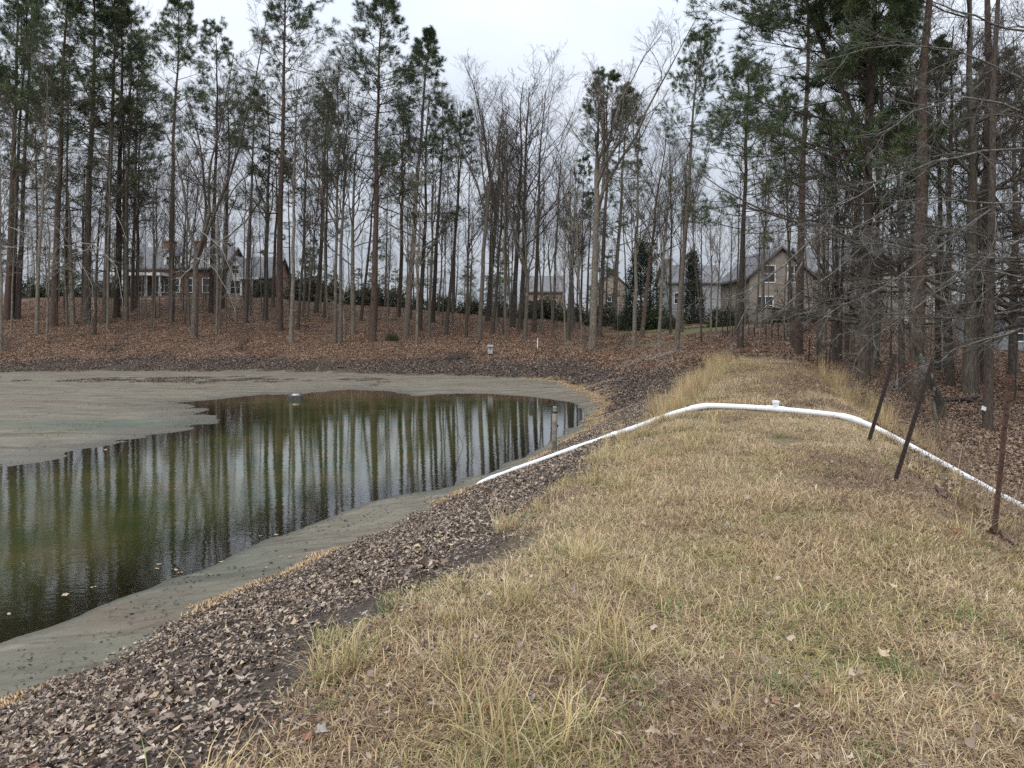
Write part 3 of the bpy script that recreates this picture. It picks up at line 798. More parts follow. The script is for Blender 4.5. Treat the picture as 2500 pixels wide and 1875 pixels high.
def kids(rg, Pp, Rp, Lp, n, t0, t1, ang, sd, ratio, K, up=0.0, wander=0.15, rmin=0.004, rk=0.6, taper=0.55, even=True):
    B, Kp, _ = Pp.shape
    pi = np.repeat(np.arange(B), n)
    t = (np.tile((np.arange(n) + 0.5) / n, B) + rg.uniform(-.5, .5, B * n) / n) if even else rg.random(B * n)
    t = t0 + (t1 - t0) * np.clip(t, 0, 1)
    f = np.clip(t * (Kp - 1), 0, Kp - 1.001); i = f.astype(int); fr = (f - i)[:, None]
    p0, p1 = Pp[pi, i], Pp[pi, i + 1]
    pos = p0 * (1 - fr) + p1 * fr; tan = nrm(p1 - p0)
    r = Rp[pi, i] * (1 - fr[:, 0]) + Rp[pi, i + 1] * fr[:, 0]
    perp = nrm(np.cross(tan, rg.standard_normal((B * n, 3))))
    a = rg.normal(ang, sd, B * n)[:, None]
    d = np.cos(a) * tan + np.sin(a) * perp
    L = Lp[pi] * ratio * (1.15 - 0.65 * (t - t0) / max(t1 - t0, 1e-6)) * rg.uniform(.6, 1.25, B * n)
    P = np.zeros((B * n, K, 3)); P[:, 0] = pos
    for q in range(1, K):
        d = nrm(d + np.array([0, 0, up]) / K + wander * rg.standard_normal((B * n, 3)))
        P[:, q] = P[:, q - 1] + d * (L / (K - 1))[:, None]
    r0 = np.maximum(r * rk, rmin)
    R = r0[:, None] * (1 - np.linspace(0, 1, K) * (1 - taper))[None]
    return P, np.maximum(R, rmin * .7), L, d

def trunk_line(rg, H, r0, r1, K=12, wob=0.012, flare=1.35):
    t = np.linspace(0, 1, K)
    P = np.zeros((K, 3)); P[:, 2] = t * H
    P[:, :2] = np.cumsum(rg.standard_normal((K, 2)) * wob * H / K ** .5, 0) * (t[:, None])
    P[:, :2] -= np.outer(t, P[-1, :2])
    R = r0 + (r1 - r0) * t
    P = np.insert(P, 1, P[0] * .7 + P[1] * .3, 0); P[1, 2] = min(.5, H * .03); P[0, 2] = -.25
    R = np.insert(R, 0, r0 * flare)
    R[1] = r0 * 1.02
    return P, R

def bare_tree(seed, H=20.0, r=0.17, first=0.45, nb=22, ang=0.62, ratio=.33, up=.7, forks=0, fork_at=.35, n2=7, n3=5, n4=3, twig=m_twig, wander=.14, droop=0.0, spread=.3):
    rg = np.random.default_rng(seed)
    P, R = trunk_line(rg, H if not forks else H * fork_at * 1.25, r, .02 if not forks else r * .6, 12, .02)
    tk, cr = Tubes(), Tubes()
    tk.add(P[None], R[None], 9)
    Ls = np.array([H])
    if forks:
        Pf, Rf, Lf, _ = kids(rg, P[None], R[None], np.array([H]), forks, .72, 1.0, spread, .12, 1 - fork_at * .9, 9, up * .9, .10, .03, .72, .15)
        tk.add(Pf, Rf, 7)
        P1, R1, L1, _ = kids(rg, Pf, Rf, Lf, max(5, nb // forks), .18, .98, ang * .85, .15, ratio * 1.05, 6, up, wander, .008, .5, .35)
    else:
        P1, R1, L1, _ = kids(rg, P[None], R[None], Ls, nb, first, .99, ang, .16, ratio, 7, up, wander, .008, .5, .3)
        L1 *= 1.0
    if droop:
        t = np.linspace(0, 1, P1.shape[1])[None, :]
        P1[:, :, 2] -= droop * L1[:, None] * t ** 2
    tk.add(P1, R1, 5)
    P2, R2, L2, _ = kids(rg, P1, R1, L1, n2, .18, .98, .62, .18, .45, 5, up * .6, wander, .006, .55, .4)
    cr.add(P2, R2, 4)
    P3, R3, L3, _ = kids(rg, P2, R2, L2, n3, .2, 1.0, .6, .2, .48, 4, up * .5, wander, .005, .6, .5)
    cr.add(P3, R3, 3)
    if n4:
        P4, R4, L4, _ = kids(rg, P3, R3, L3, n4, .25, 1.0, .6, .2, .55, 3, up * .4, wander, .004, .7, .6)
        cr.add(P4, R4, 3)
    return {'trunk': tk.mesh('bare_trunk', m_bark), 'crown': cr.mesh('bare_crown', twig), 'H': H, 'r': r}

def tufts(rg, pos, dirs, n, ln, wd, pal):
    M = len(pos)
    d = dirs[:, None, :] + 0.95 * rg.standard_normal((M, n, 3)); d[:, :, 2] += .25; d = nrm(d)
    side = nrm(np.cross(d, rg.standard_normal((M, n, 3))))
    L = ln * rg.uniform(.65, 1.2, (M, n, 1))
    b = pos[:, None, :] + dirs[:, None, :] * rg.uniform(-.12, .10, (M, n, 1))
    tip = b + d * L; tip[:, :, 2] -= .12 * L[:, :, 0]
    V = np.stack([b - side * wd * .5, b + side * wd * .5, tip], 2).reshape(-1, 3)
    T = np.arange(M * n * 3).reshape(-1, 3)
    col = np.repeat(np.repeat(pick(rg, pal, M, None, .3), n, 0) * rg.uniform(.75, 1.25, (M * n, 1)), 3, 0)
    return V, T, col

PAL_PINE = [(.055,.088,.036),(.070,.105,.040),(.088,.118,.040),(.046,.076,.034),(.108,.125,.045)]
def pine_tree(seed, H=26.0, r=0.24, first=.55, nb=38, Lmax=3.6, dens=1.0, fork=False, dead=14, profile=0.8, n_needles=22, low=0, side=None, nw=.0125):
    rg = np.random.default_rng(seed)
    P, R = trunk_line(rg, H, r, .035, 15, .010)
    tk, br = Tubes(), Tubes()
    tk.add(P[None], R[None], 10)
    stems = [(P, R, first, nb)]
    if fork:
        Pf, Rf, Lf, _ = kids(rg, P[None], R[None], np.array([H]), 1, fork, fork, .42, .01, .5, 10, .6, .05, .05, .75, .2)
        tk.add(Pf, Rf, 8); stems = [(P, R, first, nb), (Pf[0], Rf[0], .2, nb // 2)]
    tp, td = [], []
    for Ps, Rs, f0, n in stems:
        K = len(Ps); t = f0 + (1 - f0) * np.sort(rg.random(n) ** .9); 
        if low: t = np.concatenate([t, rg.uniform(f0 * .66, f0, low)])
        n = len(t)
        f = np.clip(t * (K - 1), 0, K - 1.01); i = f.astype(int); fr = (f - i)[:, None]
        pos = Ps[i] * (1 - fr) + Ps[i + 1] * fr; rad = Rs[i] * (1 - fr[:, 0]) + Rs[i + 1] * fr[:, 0]
        q = (t - f0) / (1 - f0)                                  # 0 crown base, 1 tip
        L = Lmax * np.clip((1.04 - np.clip(q, 0, 1)) ** (.46 * profile), .14, 1) * rg.uniform(.6, 1.15, n)
        az = np.arange(n) * 2.4 + rg.uniform(-.5, .5, n)
        if side is not None:
            L = L * (1 + .55 * np.cos(az - side))
        el = np.radians(rg.normal(2, 10, n)) + np.clip(q, 0, 1) ** 1.6 * .8
        d = np.stack([np.cos(az) * np.cos(el), np.sin(az) * np.cos(el), np.sin(el)], -1)
        K1 = 7; B = np.zeros((n, K1, 3)); B[:, 0] = pos
        for k in range(1, K1):
            d = nrm(d + np.array([0, 0, .07]) + .09 * rg.standard_normal((n, 3))); B[:, k] = B[:, k - 1] + d * (L / (K1 - 1))[:, None]
        Rb = np.clip(rad * .38, .012, .07)[:, None] * (1 - .75 * np.linspace(0, 1, K1))[None]
        br.add(B, Rb, 5)
        P2, R2, L2, d2 = kids(rg, B, Rb, L, int(10 * dens), .30, 1.0, .75, .22, .36, 4, .35, .16, .006, .55, .5)
        br.add(P2, R2, 3)
        P3, R3, L3, d3 = kids(rg, P2, R2, L2, 3, .35, 1.0, .65, .2, .5, 3, .4, .15, .005, .6, .6)
        br.add(P3, R3, 3)
        tp += [P3[:, -1], P3[:, 1], P2[:, -1], B[:, -1]]; td += [nrm(P3[:, -1] - P3[:, 0]), nrm(P3[:, -1] - P3[:, 0]), nrm(P2[:, -1] - P2[:, -2]), nrm(B[:, -1] - B[:, -2])]
    if dead:
        Pd, Rd, Ld, _ = kids(rg, P[None], R[None], np.array([3.2]), dead, .18, first, 1.45, .2, .5, 4, .1, .18, .012, .16, .5)
        br.add(Pd, Rd, 4)
        Pe, Re, _, _ = kids(rg, Pd, Rd, Ld, 3, .3, 1, .6, .2, .45, 3, 0, .2, .006, .5, .5)
        br.add(Pe, Re, 3)
    tp, td = np.concatenate(tp), np.concatenate(td)
    V, T, C = tufts(rg, tp, td, n_needles, .28, nw, PAL_PINE)
    return {'trunk': tk.mesh('pine_trunk', m_pinebark), 'branches': br.mesh('pine_branches', m_pinebark), 'crown': np_mesh('pine_crown', V, [T], False, C, [m_needle]), 'H': H, 'r': r}

def sprays(rg, pos, nor, n, ln, wd, pal):
    """small leaf-sized faces gathered round points, leaning outwards"""
    M = len(pos)
    c = pos[:, None, :] + rg.normal(0, ln * .9, (M, n, 3))
    d = nrm(nor[:, None, :] + .8 * rg.standard_normal((M, n, 3))); s = nrm(np.cross(d, rg.standard_normal((M, n, 3))))
    L = ln * rg.uniform(.6, 1.3, (M, n, 1))
    V = np.stack([c - s * wd * .5, c + d * L * .5 - s * wd * .7, c + d * L, c + d * L * .5 + s * wd * .7], 2).reshape(-1, 3)
    Q = np.arange(M * n * 4).reshape(-1, 4)
    C = np.repeat(np.repeat(pick(rg, pal, M, None, .35), n, 0) * rg.uniform(.7, 1.3, (M * n, 1)), 4, 0)
    return V, Q, C

def cedar_tree(seed, H=9.0, rad=2.2, n=900, pal=((.014,.028,.016),(.020,.036,.018),(.028,.044,.022))):
    rg = np.random.default_rng(seed)
    P, R = trunk_line(rg, H * .95, .16, .02, 8, .006); tk = Tubes(); tk.add(P[None], R[None], 7)
    z = rg.random(n) ** 1.3; az = rg.uniform(0, 6.283, n)
    rr = rad * (1 - z) ** .8 * (.45 + .55 * rg.random(n) ** .5) * (1 + .22 * np.sin(az * 3 + z * 9)) + .06
    pos = np.stack([rr * np.cos(az), rr * np.sin(az), .25 + z * (H - .25)], -1)
    nor = nrm(np.stack([np.cos(az), np.sin(az), np.full(n, .7)], -1))
    B = np.stack([np.stack([pos[:, 0] * .05, pos[:, 1] * .05, pos[:, 2] - .35 * rr], -1), pos], 1)[::5]
    tk.add(B, np.tile([[.025, .008]], (len(B), 1)), 3)
    V, Q, C = sprays(rg, pos, nor, 14, .24, .06, pal)
    return {'trunk': tk.mesh('cedar_trunk', m_bark), 'crown': np_mesh('cedar_crown', V, [Q], False, C, [m_ever]), 'H': H, 'r': .16}

def shrub_plant(seed, H=2.0, rad=1.6, n=420, pal=((.030,.045,.018),(.042,.055,.022),(.055,.06,.025)), leaf=.13, stems=9):
    rg = np.random.default_rng(seed)
    tk = Tubes(); az = rg.uniform(0, 6.283, stems)
    B = np.zeros((stems, 4, 3)); d = nrm(np.stack([np.cos(az) * .5, np.sin(az) * .5, np.ones(stems)], -1))
    B[:, 0, :2] = rg.normal(0, .12, (stems, 2)); B[:, 0, 2] = -.1
    for k in range(1, 4): d = nrm(d + .2 * rg.standard_normal((stems, 3))); B[:, k] = B[:, k - 1] + d * H * .27
    tk.add(B, np.tile(np.linspace(.03, .01, 4), (stems, 1)), 4)
    q = nrm(rg.standard_normal((n, 3))); q[:, 2] = np.abs(q[:, 2])
    lump = .72 + .28 * np.sin(q[:, :1] * 5 + seed) * np.sin(q[:, 1:2] * 6 + 1)
    pos = q * lump * np.array([rad, rad, H * .95]) * (.5 + .5 * rg.random((n, 1)) ** .4)
    V, Q, C = sprays(rg, pos, q, 9, leaf, leaf * .5, pal)
    return {'trunk': tk.mesh('shrub_stems', m_bark), 'crown': np_mesh('shrub_foliage', V, [Q], False, C, [m_ever]), 'H': H, 'r': .03}

def plant(name, proto, loc, H, wpx_r, label, cat, group=None, lean=(0, 0), yaw=None, tint=(1, 1, 1), names=None):
    """one tree: an Empty at its base with copies of the parts"""
    e = empty(name, loc)
    sz = H / proto['H']; sxy = sz
    if wpx_r: sxy = sz * np.clip((wpx_r / proto['r']) / sz, .62, 1.5)
    e.scale = (sxy, sxy, sz)
    yw = rng.uniform(0, 6.283) if yaw is None else yaw
    from mathutils import Matrix, Vector
    up = Vector((lean[0], lean[1], 1)).normalized()
    q = Vector((0, 0, 1)).rotation_difference(up)
    e.rotation_mode = 'QUATERNION'
    from mathutils import Quaternion
    e.rotation_quaternion = q @ Quaternion((0, 0, 1), yw)
    for part in ('trunk', 'branches', 'crown'):
        if part in proto:
            o = add((names or {}).get(part, part), proto[part], e)
            o.color = (*tint, 1) if part != 'crown' else (*[.5 + .5 * c for c in tint], 1)
    tag(e, label, cat, group)
    return e

PINES = [pine_tree(11, 27, .24, .60, 52, 4.3, low=5), pine_tree(12, 27, .24, .52, 60, 4.6, low=4), pine_tree(13, 27, .24, .68, 42, 3.5, low=3), pine_tree(14, 27, .24, .56, 48, 4.0, profile=1.3, low=8),
         pine_tree(15, 27, .24, .62, 58, 4.6, profile=1.0, low=9), pine_tree(16, 27, .24, .76, 30, 2.8, dens=.9)]
BUSHY = [pine_tree(18, 14, .16, .22, 40, 3.2, profile=1.1, dead=0, n_needles=14), pine_tree(19, 14, .16, .3, 34, 2.8, profile=.9, dead=0, n_needles=12)]
SLIM = [bare_tree(31, 20, .15, .50, 18, .5, .30, n4=2), bare_tree(32, 20, .15, .42, 20, .55, .33, n4=2), bare_tree(33, 20, .15, .58, 16, .45, .32, n4=2), bare_tree(34, 20, .15, .36, 22, .6, .27, n4=2), bare_tree(35, 20, .15, .46, 18, .42, .36, wander=.18, n4=2)]
VASE = [bare_tree(44, 23, .22, nb=66, forks=6, fork_at=.50, ratio=.30, spread=.42, n2=7, n3=6, n4=3), bare_tree(42, 23, .2, nb=26, forks=3, fork_at=.5, ratio=.3, spread=.3), bare_tree(43, 21, .2, nb=28, forks=4, fork_at=.22, ratio=.30, spread=.25)]
SAP = [bare_tree(51, 9, .06, .28, 16, .7, .26, n2=5, n3=4, n4=2), bare_tree(52, 9, .06, .35, 14, .55, .3, n2=5, n3=4, n4=2, twig=m_pale), bare_tree(53, 9, .06, .2, 18, .85, .24, n2=5, n3=4, n4=2)]
OAK = [bare_tree(61, 16, .24, .20, 20, 1.15, .36, up=.25, n2=9, n3=8, n4=4, wander=.2, twig=m_twig), bare_tree(62, 15, .2, .16, 22, 1.25, .34, up=.1, n2=9, n3=8, n4=4, wander=.2, droop=.12, twig=m_twig)]
DROOP = [bare_tree(71, 13, .15, .30, 15, 1.2, .30, up=.15, n2=8, n3=6, n4=3, wander=.2, droop=.5, twig=m_pale)]
# ------------------------------------------------------------------ the trees, each where its foot stands in the photograph
D, G, L_, R_ = (.55, .52, .50), (.85, .83, .80), (1.25, 1.25, 1.2), (.88, .76, .69)     # dark, plain, light, reddish bark
TREES = [ # foot u,v, top u,v, maker, trunk width px, tint, label
 (3,855,0,250,SLIM[1],8,L_,'slender grey tree with root flare at the left end of the far bank'),
 (17,783,40,-70,PINES[0],17,R_,'tall pine nearest the left edge of the photo on the far slope'),
 (30,777,66,-30,PINES[2],12,D,'dark pine close behind the leftmost tall pine'),
 (43,780,78,-90,PINES[3],13,G,'pine with forking limbs third from the left edge on the far slope'),
 (90,817,118,180,SLIM[0],10,L_,'pale smooth tree with a crooked upper stem near the left edge'),
 (114,832,118,520,SAP[1],9,L_,'short whitish sapling with a bent foot on the left of the far bank'),
 (130,797,162,-80,PINES[1],17,R_,'reddish pine standing behind the whitish bent sapling'),
 (178,794,172,330,DROOP[0],12,L_,'pale tree with a spray of drooping branches on the left far slope'),
 (211,794,230,-70,PINES[1],19,G,'thick grey pine right of the drooping pale tree'),
 (231,820,250,420,SLIM[3],10,D,'short dark tree with spread roots in front of the thick grey pine'),
 (256,791,276,-60,PINES[3],17,G,'pine right beside the short dark tree with spread roots'),
 (263,806,272,300,SLIM[2],7,L_,'thin pale tree leaning on view against the pine left of the house'),
 (285,777,290,30,PINES[3],17,D,'dark pine with low brown branches left of the brick house'),
 (308,788,322,60,SLIM[4],11,G,'narrow bare tree at the left corner of the brick house'),
 (330,754,345,300,SLIM[0],12,D,'bare tree in front of the porch of the brick house'),
 (418,788,440,15,PINES[2],14,G,'tall straight pine in front of the middle of the brick house'),
 (473,826,495,25,VASE[2],18,G,'big many stemmed bare tree with lichen spots before the brick house'),
 (529,817,535,400,SAP[1],6,L_,'thin pale sapling just right of the many stemmed tree'),
 (515,765,528,85,PINES[0],13,D,'dark pine behind the many stemmed bare tree'),
 (544,754,560,190,SLIM[3],12,D,'dark bare trunk before the right wing of the brick house'),
 (599,791,618,230,PINES[5],12,G,'slim pine at the right end of the brick house'),
 (648,783,652,220,SLIM[1],14,D,'dark bare tree just left of the tallest left hand pine'),
 (666,751,672,370,PINES[2],14,R_,'reddish pine trunk set back behind the tallest left hand pine'),
 (682,809,694,-60,PINES[1],18,R_,'tallest pine, crown cut by the top edge left of the open sky'),
 (711,838,735,200,SLIM[2],12,L_,'light grey bare tree in front of the tallest left hand pine'),
 (727,806,748,280,SLIM[4],8,D,'thin dark tree right of the light grey bare tree'),
 (771,765,802,200,SLIM[0],12,D,'dark tree leaning to the right between the two tallest pines'),
 (794,777,800,230,PINES[3],9,G,'small pine with a brownish crown between the two tallest pines'),
 (818,840,826,180,SLIM[1],10,G,'left stem of the twin bare trees at the water side'),
 (831,840,854,200,SLIM[4],11,G,'right stem of the twin bare trees at the water side'),
 (862,817,868,260,SLIM[3],14,L_,'stout bare tree with mossy foot right of the twin trees'),
 (881,785,930,300,SLIM[2],8,D,'thin tree slanting right behind the broad crowned pine'),
 (909,836,936,24,PINES[4],18,R_,'broad crowned pine standing alone against the open sky'),
 (972,774,986,240,SLIM[0],15,R_,'dark reddish trunk between the two pines at the open sky'),
 (989,829,1050,84,PINES[3],16,L_,'grey lichened pine leaning right with long limbs over open sky'),
 (1017,843,1030,420,SAP[1],7,L_,'thin pale sapling right of the leaning lichened pine'),
 (1024,809,1050,230,SLIM[3],13,D,'dark trunk just behind the leaning lichened pine'),
 (1047,826,1066,300,SLIM[4],9,G,'slim bare tree right of the leaning lichened pine'),
 (1056,788,1080,260,PINES[5],12,D,'small topped pine set back right of the leaning lichened pine'),
 (1089,817,1140,285,PINES[5],10,G,'thin pine bent right with a small high crown near the middle'),
 (1138,826,1152,350,SLIM[1],8,D,'thin dark tree left of the grey nest box'),
 (1105,768,1126,260,SLIM[2],9,D,'narrow bare tree far back near the middle of the wood'),
 (1170,832,1212,205,VASE[1],12,G,'forked bare tree behind the grey nest box'),
 (1190,786,1240,195,VASE[0],13,D,'black stemmed forked tree slanting right near the middle'),
 (1202,817,1232,330,SLIM[0],9,D,'thin dark tree just right of the grey nest box'),
 (1229,820,1236,300,SLIM[4],7,D,'very thin dark tree left of the close group of dark trunks'),
 (1251,800,1278,195,SLIM[3],16,D,'stoutest trunk of the close dark group near the middle'),
 (1269,806,1292,215,SLIM[0],14,D,'second stout trunk of the close dark group near the middle'),
 (1282,832,1312,195,VASE[2],11,G,'bare tree with fanned stems in front of the close dark group'),
 (1304,812,1332,225,SLIM[1],12,D,'bare trunk just left of the white stake'),
 (1350,791,1376,330,SLIM[2],8,D,'thin trunk set back right of the white stake'),
 (1381,852,1378,560,SAP[1],5,L_,'thin pale sapling at the water side right of the white stake'),
 (1421,838,1405,470,SAP[1],6,L_,'pale sapling with one side limb left of the great bare tree'),
 (1446,855,1466,110,VASE[0],19,L_,'great bare tree with a fan crown rising into the open sky'),
 (1463,826,1484,190,PINES[2],13,G,'pine whose green shows behind the great fan crowned tree'),
 (1498,797,1532,215,PINES[3],12,L_,'grey pine leaning right beside the great fan crowned tree'),
 (1547,849,1562,300,SLIM[1],11,L_,'grey bare trunk in front of the dark cone shaped cedar'),
 (1567,826,1625,320,SLIM[3],12,R_,'reddish bare tree leaning right in front of the dark cedar'),
 (1608,841,1632,380,SLIM[4],9,L_,'pale slim tree right of the dark cone shaped cedar'),
 (1650,861,1712,88,PINES[2],14,L_,'tall pine with an open top at the right of the sky gap'),
 (1807,852,1824,170,PINES[4],17,D,'dense pine by the green lawn beyond the end of the dam'),
 (1949,871,1966,-120,PINES[2],22,R_,'reddish pine at the far right end of the dam path'),
 (2037,887,2046,260,SLIM[0],12,D,'thin dark tree by the small far fence posts'),
 (2050,887,2072,300,SLIM[3],10,D,'second thin dark tree by the small far fence posts'),
 (2132,912,2142,0,SLIM[1],18,G,'grey bare tree close behind the forked pine'),
 (2202,960,2196,200,SLIM[3],22,D,'dark short trunk left of the thickest pine'),
 (2235,985,2272,-420,PINES[5],41,R_,'thickest pine trunk behind the two leaning black posts'),
 (2322,947,2332,60,SLIM[0],25,D,'dark trunk right of the thickest pine'),
 (2290,909,2302,100,PINES[3],16,D,'dark pine set back right of the thickest pine'),
 (2382,960,2400,380,SAP[0],12,D,'thin leaning dark sapling before the stout reddish pine'),
 (2401,944,2440,-420,PINES[5],32,R_,'stout reddish pine near the right edge'),
 (2411,1052,2430,-420,PINES[5],24,G,'scaly pine with a small white tag near the right edge'),
]
def tree_name(proto):
    for nm, ls in (('pine_tree', PINES), ('pine_tree', BUSHY), ('bare_tree', SLIM), ('bare_tree', VASE), ('sapling', SAP), ('oak_tree', OAK), ('bare_tree', DROOP)):
        if any(proto is q for q in ls): return nm
    return 'tree'
occupied = []
for (u, v, ut, vt, pr, w, tint, lab) in TREES:
    X, Y, Z = hit(u, v)
    H = (v - vt) / F * Y; dx = (ut - u) / F * Y
    nm = tree_name(pr)
    plant(nm, pr, (X, Y, Z - .03), H, w / F * Y / 2, lab, {'pine_tree': 'pine tree', 'bare_tree': 'tree', 'sapling': 'sapling'}.get(nm, 'tree'), 'trees around the pond', (dx / H, rng.normal(0, .012)), None, tint)
    occupied.append((X, Y))

# the forked pine, its crown leaning out over the dam from the right
FORK = pine_tree(17, 19, .24, .34, 74, 4.3, dens=1.4, fork=.50, dead=6, profile=.9, n_needles=26, side=math.pi, nw=.017)
X, Y, Z = hit(2107, 931)
plant('pine_tree', FORK, (X, Y, Z), 16.5, 30 / F * Y / 2, 'forked pine with dark green boughs reaching left over the dam', 'pine tree', 'trees around the pond', (.02, 0), 0.0, G)
occupied.append((X, Y))
# bare oaks whose twigs fill the upper right
for (x, y, pr, Hh, yw, lab) in ((16.4, 21.5, OAK[0], 15.0, .4, 'lichened oak at the right edge with branches sweeping left across the wood'),
                           (18.5, 30, OAK[1], 14.0, 1.7, 'twiggy oak behind the oak at the right edge'),
                           (13.6, 29.5, OAK[1], 13.0, 4.1, 'twiggy oak between the forked pine and the stout reddish pine'),
                           (19.6, 23.5, OAK[1], 17.0, 5.0, 'spreading oak just outside the right edge with twigs across the top corner'), (15.2, 25.5, OAK[0], 16.5, 2.2, 'twiggy oak behind the leaning snag'), (23.5, 36, OAK[0], 16.0, 2.9, 'wide twiggy oak far back on the right side')):
    plant('oak_tree', pr, (x, y, float(z_at(x, y))), Hh, .22, lab, 'oak tree', 'trees around the pond', (0, 0), yw, L_ if y < 23 else G)
    occupied.append((x, y))
occ = np.array(occupied)

# more of the wood behind: thin bare trees, saplings, pines too alike to tell apart
REFS = [(17, 'leftmost tall pine'), (90, 'pale crooked tree'), (130, 'reddish left pine'), (178, 'drooping pale tree'), (231, 'short dark tree with roots'), (285, 'dark pine left of the house'), (345, 'house porch'),
 (418, 'straight pine before the house'), (473, 'many stemmed tree'), (529, 'thin pale sapling by the house'), (599, 'slim pine at the house end'), (682, 'tallest left hand pine'), (727, 'light grey bare tree'), (771, 'dark right leaning tree'), (825, 'twin water side trees'),
 (862, 'mossy footed tree'), (909, 'broad crowned pine'), (989, 'leaning lichened pine'), (1047, 'slim tree by the lichened pine'), (1089, 'thin bent pine'), (1150, 'forked tree by the nest box'), (1197, 'grey nest box'), (1260, 'close dark trunks'), (1312, 'white stake'),
 (1381, 'pale water side sapling'), (1446, 'great fan crowned tree'), (1498, 'grey right leaning pine'), (1565, 'dark cone cedar'), (1608, 'pale slim tree by the cedar'), (1650, 'open topped pine'), (1692, 'narrow pointed cedar'), (1740, 'green lawn'), (1807, 'dense pine by the lawn'), (1870, 'gable of the tan house'), (1949, 'reddish pine at the path end'),
 (2015, 'small far fence posts'), (2107, 'forked pine'), (2160, 'short dark trunk'), (2235, 'thickest pine'), (2322, 'dark trunk by the thickest pine'), (2401, 'stout reddish pine'), (2487, 'oak at the right edge'), (2600, 'right picture edge')]
USED = set()
def place_label(u, Y, kind, tint, H):
    look = {D: 'dark', G: 'grey brown', L_: 'pale', R_: 'reddish'}[tint]
    size = 'short' if H < 9 else ('tall' if H > 16 else 'middling')
    for du, ref in sorted((abs(u - q), r) for q, r in REFS):
        ru = [q for q, r in REFS if r == ref][0]
        far = 'far behind' if Y > 105 else ('well behind' if Y > 84 else 'behind')
        side = 'and left of' if u < ru - 8 else ('and right of' if u > ru + 8 else 'in line with')
        if far == 'behind' and 'in line' in side: side = ''
        t = ' '.join(('%s %s %s %s %s the %s' % (look, size, kind, far, side, ref)).split())
        if t not in USED and len(t.split()) <= 16:
            USED.add(t); return t
    return '%s %s %s in the wood' % (look, size, kind)
def fill(n, u0, u1, y0, y1, protos, hmin, hmax, rr, label, cat, name, group, gap=1.2, tints=(D, G, G, L_)):
    global occ
    k = 0; tries = 0
    while k < n and tries < n * 20:
        tries += 1
        u = rng.uniform(u0, u1); Y = rng.uniform(y0, y1); X = (u - 1250) / F * Y
        if ((occ - (X, Y)) ** 2).sum(1).min() < gap ** 2: continue
        dM_, iM_ = poly_dist(MUD_PG, [X], [Y])
        if iM_[0] or dM_[0] < 4.5: continue
        s_, n_ = dam_sn(X, Y)
        if s_ < 44 and n_ < 3.2: continue
        if any(x0 - 1.5 < X < x1 + 1.5 and yy0 - 1.5 < Y < yy1 + 1.5 for x0, x1, yy0, yy1 in KEEP_OUT): continue
        Hh = rng.uniform(hmin, hmax); tint = tints[rng.integers(len(tints))]
        lab = place_label(u, Y, {'bare_tree': 'bare tree', 'pine_tree': 'pine', 'sapling': 'sapling'}[name], tint, Hh)
        plant(name, protos[rng.integers(len(protos))], (X, Y, float(z_at(X, Y)) - .05), Hh, rng.uniform(*rr), lab, cat, group, (rng.normal(.01, .03), rng.normal(0, .03)), None, tint)
        occ = np.vstack([occ, (X, Y)]); k += 1
KEEP_OUT = [(-55, -28, 103, 122), (21, 42, 70, 84), (14, 24, 122, 140), (24, 34, 118, 134), (2, 10, 128, 142), (30, 38, 47, 54), (-30, -4, 9, 56)]
fill(40, -60, 1250, 68, 102, SLIM, 12, 19, (.07, .16), 'bare tree standing among many on the far slope behind the pond', 'tree', 'bare_tree', 'bare trees filling the far slope')
fill(30, 1200, 1780, 62, 100, SLIM + VASE[:2], 11, 18, (.07, .14), 'bare tree among many in the middle wood beyond the dam', 'tree', 'bare_tree', 'bare trees filling the middle wood')
fill(60, -60, 1700, 62, 96, SAP, 3, 8, (.02, .05), 'thin sapling growing between the trunks on the far slope', 'sapling', 'sapling', 'saplings on the far slope')
fill(6, -60, 480, 76, 100, [PINES[2], PINES[5], PINES[3]], 23, 30, (.16, .24), 'pine standing back in the left wood behind the pond', 'pine tree', 'pine_tree', 'pines back in the left wood', tints=(D, R_, G))
fill(7, 700, 1700, 74, 100, [PINES[5], PINES[2]], 15, 20, (.12, .18), 'pine standing back in the middle wood behind the pond', 'pine tree', 'pine_tree', 'pines back in the middle wood', tints=(D, R_, G))
fill(26, 1850, 2620, 30, 66, SLIM, 10, 17, (.06, .14), 'bare tree among many in the right wood below the dam', 'tree', 'bare_tree', 'bare trees filling the right wood', 1.4)
fill(7, 1900, 2620, 32, 64, [PINES[2], PINES[5]], 15, 24, (.13, .2), 'pine standing back in the right wood below the dam', 'pine tree', 'pine_tree', 'pines back in the right wood', 1.6, (D, R_, G))
fill(16, 290, 650, 68, 100, SLIM + SAP[1:2], 6, 15, (.05, .1), 'bare tree before the brick house', 'tree', 'bare_tree', 'bare trees before the brick house', 1.0)
fill(24, 1700, 2120, 44, 66, SLIM + SAP, 6, 14, (.04, .1), 'bare tree before the tan house beyond the dam', 'tree', 'bare_tree', 'bare trees before the tan house', 1.0)
fill(26, 1850, 2600, 22, 50, SAP, 2.5, 6, (.015, .035), 'thin sapling in the right wood below the dam', 'sapling', 'sapling', 'saplings in the right wood', .8)
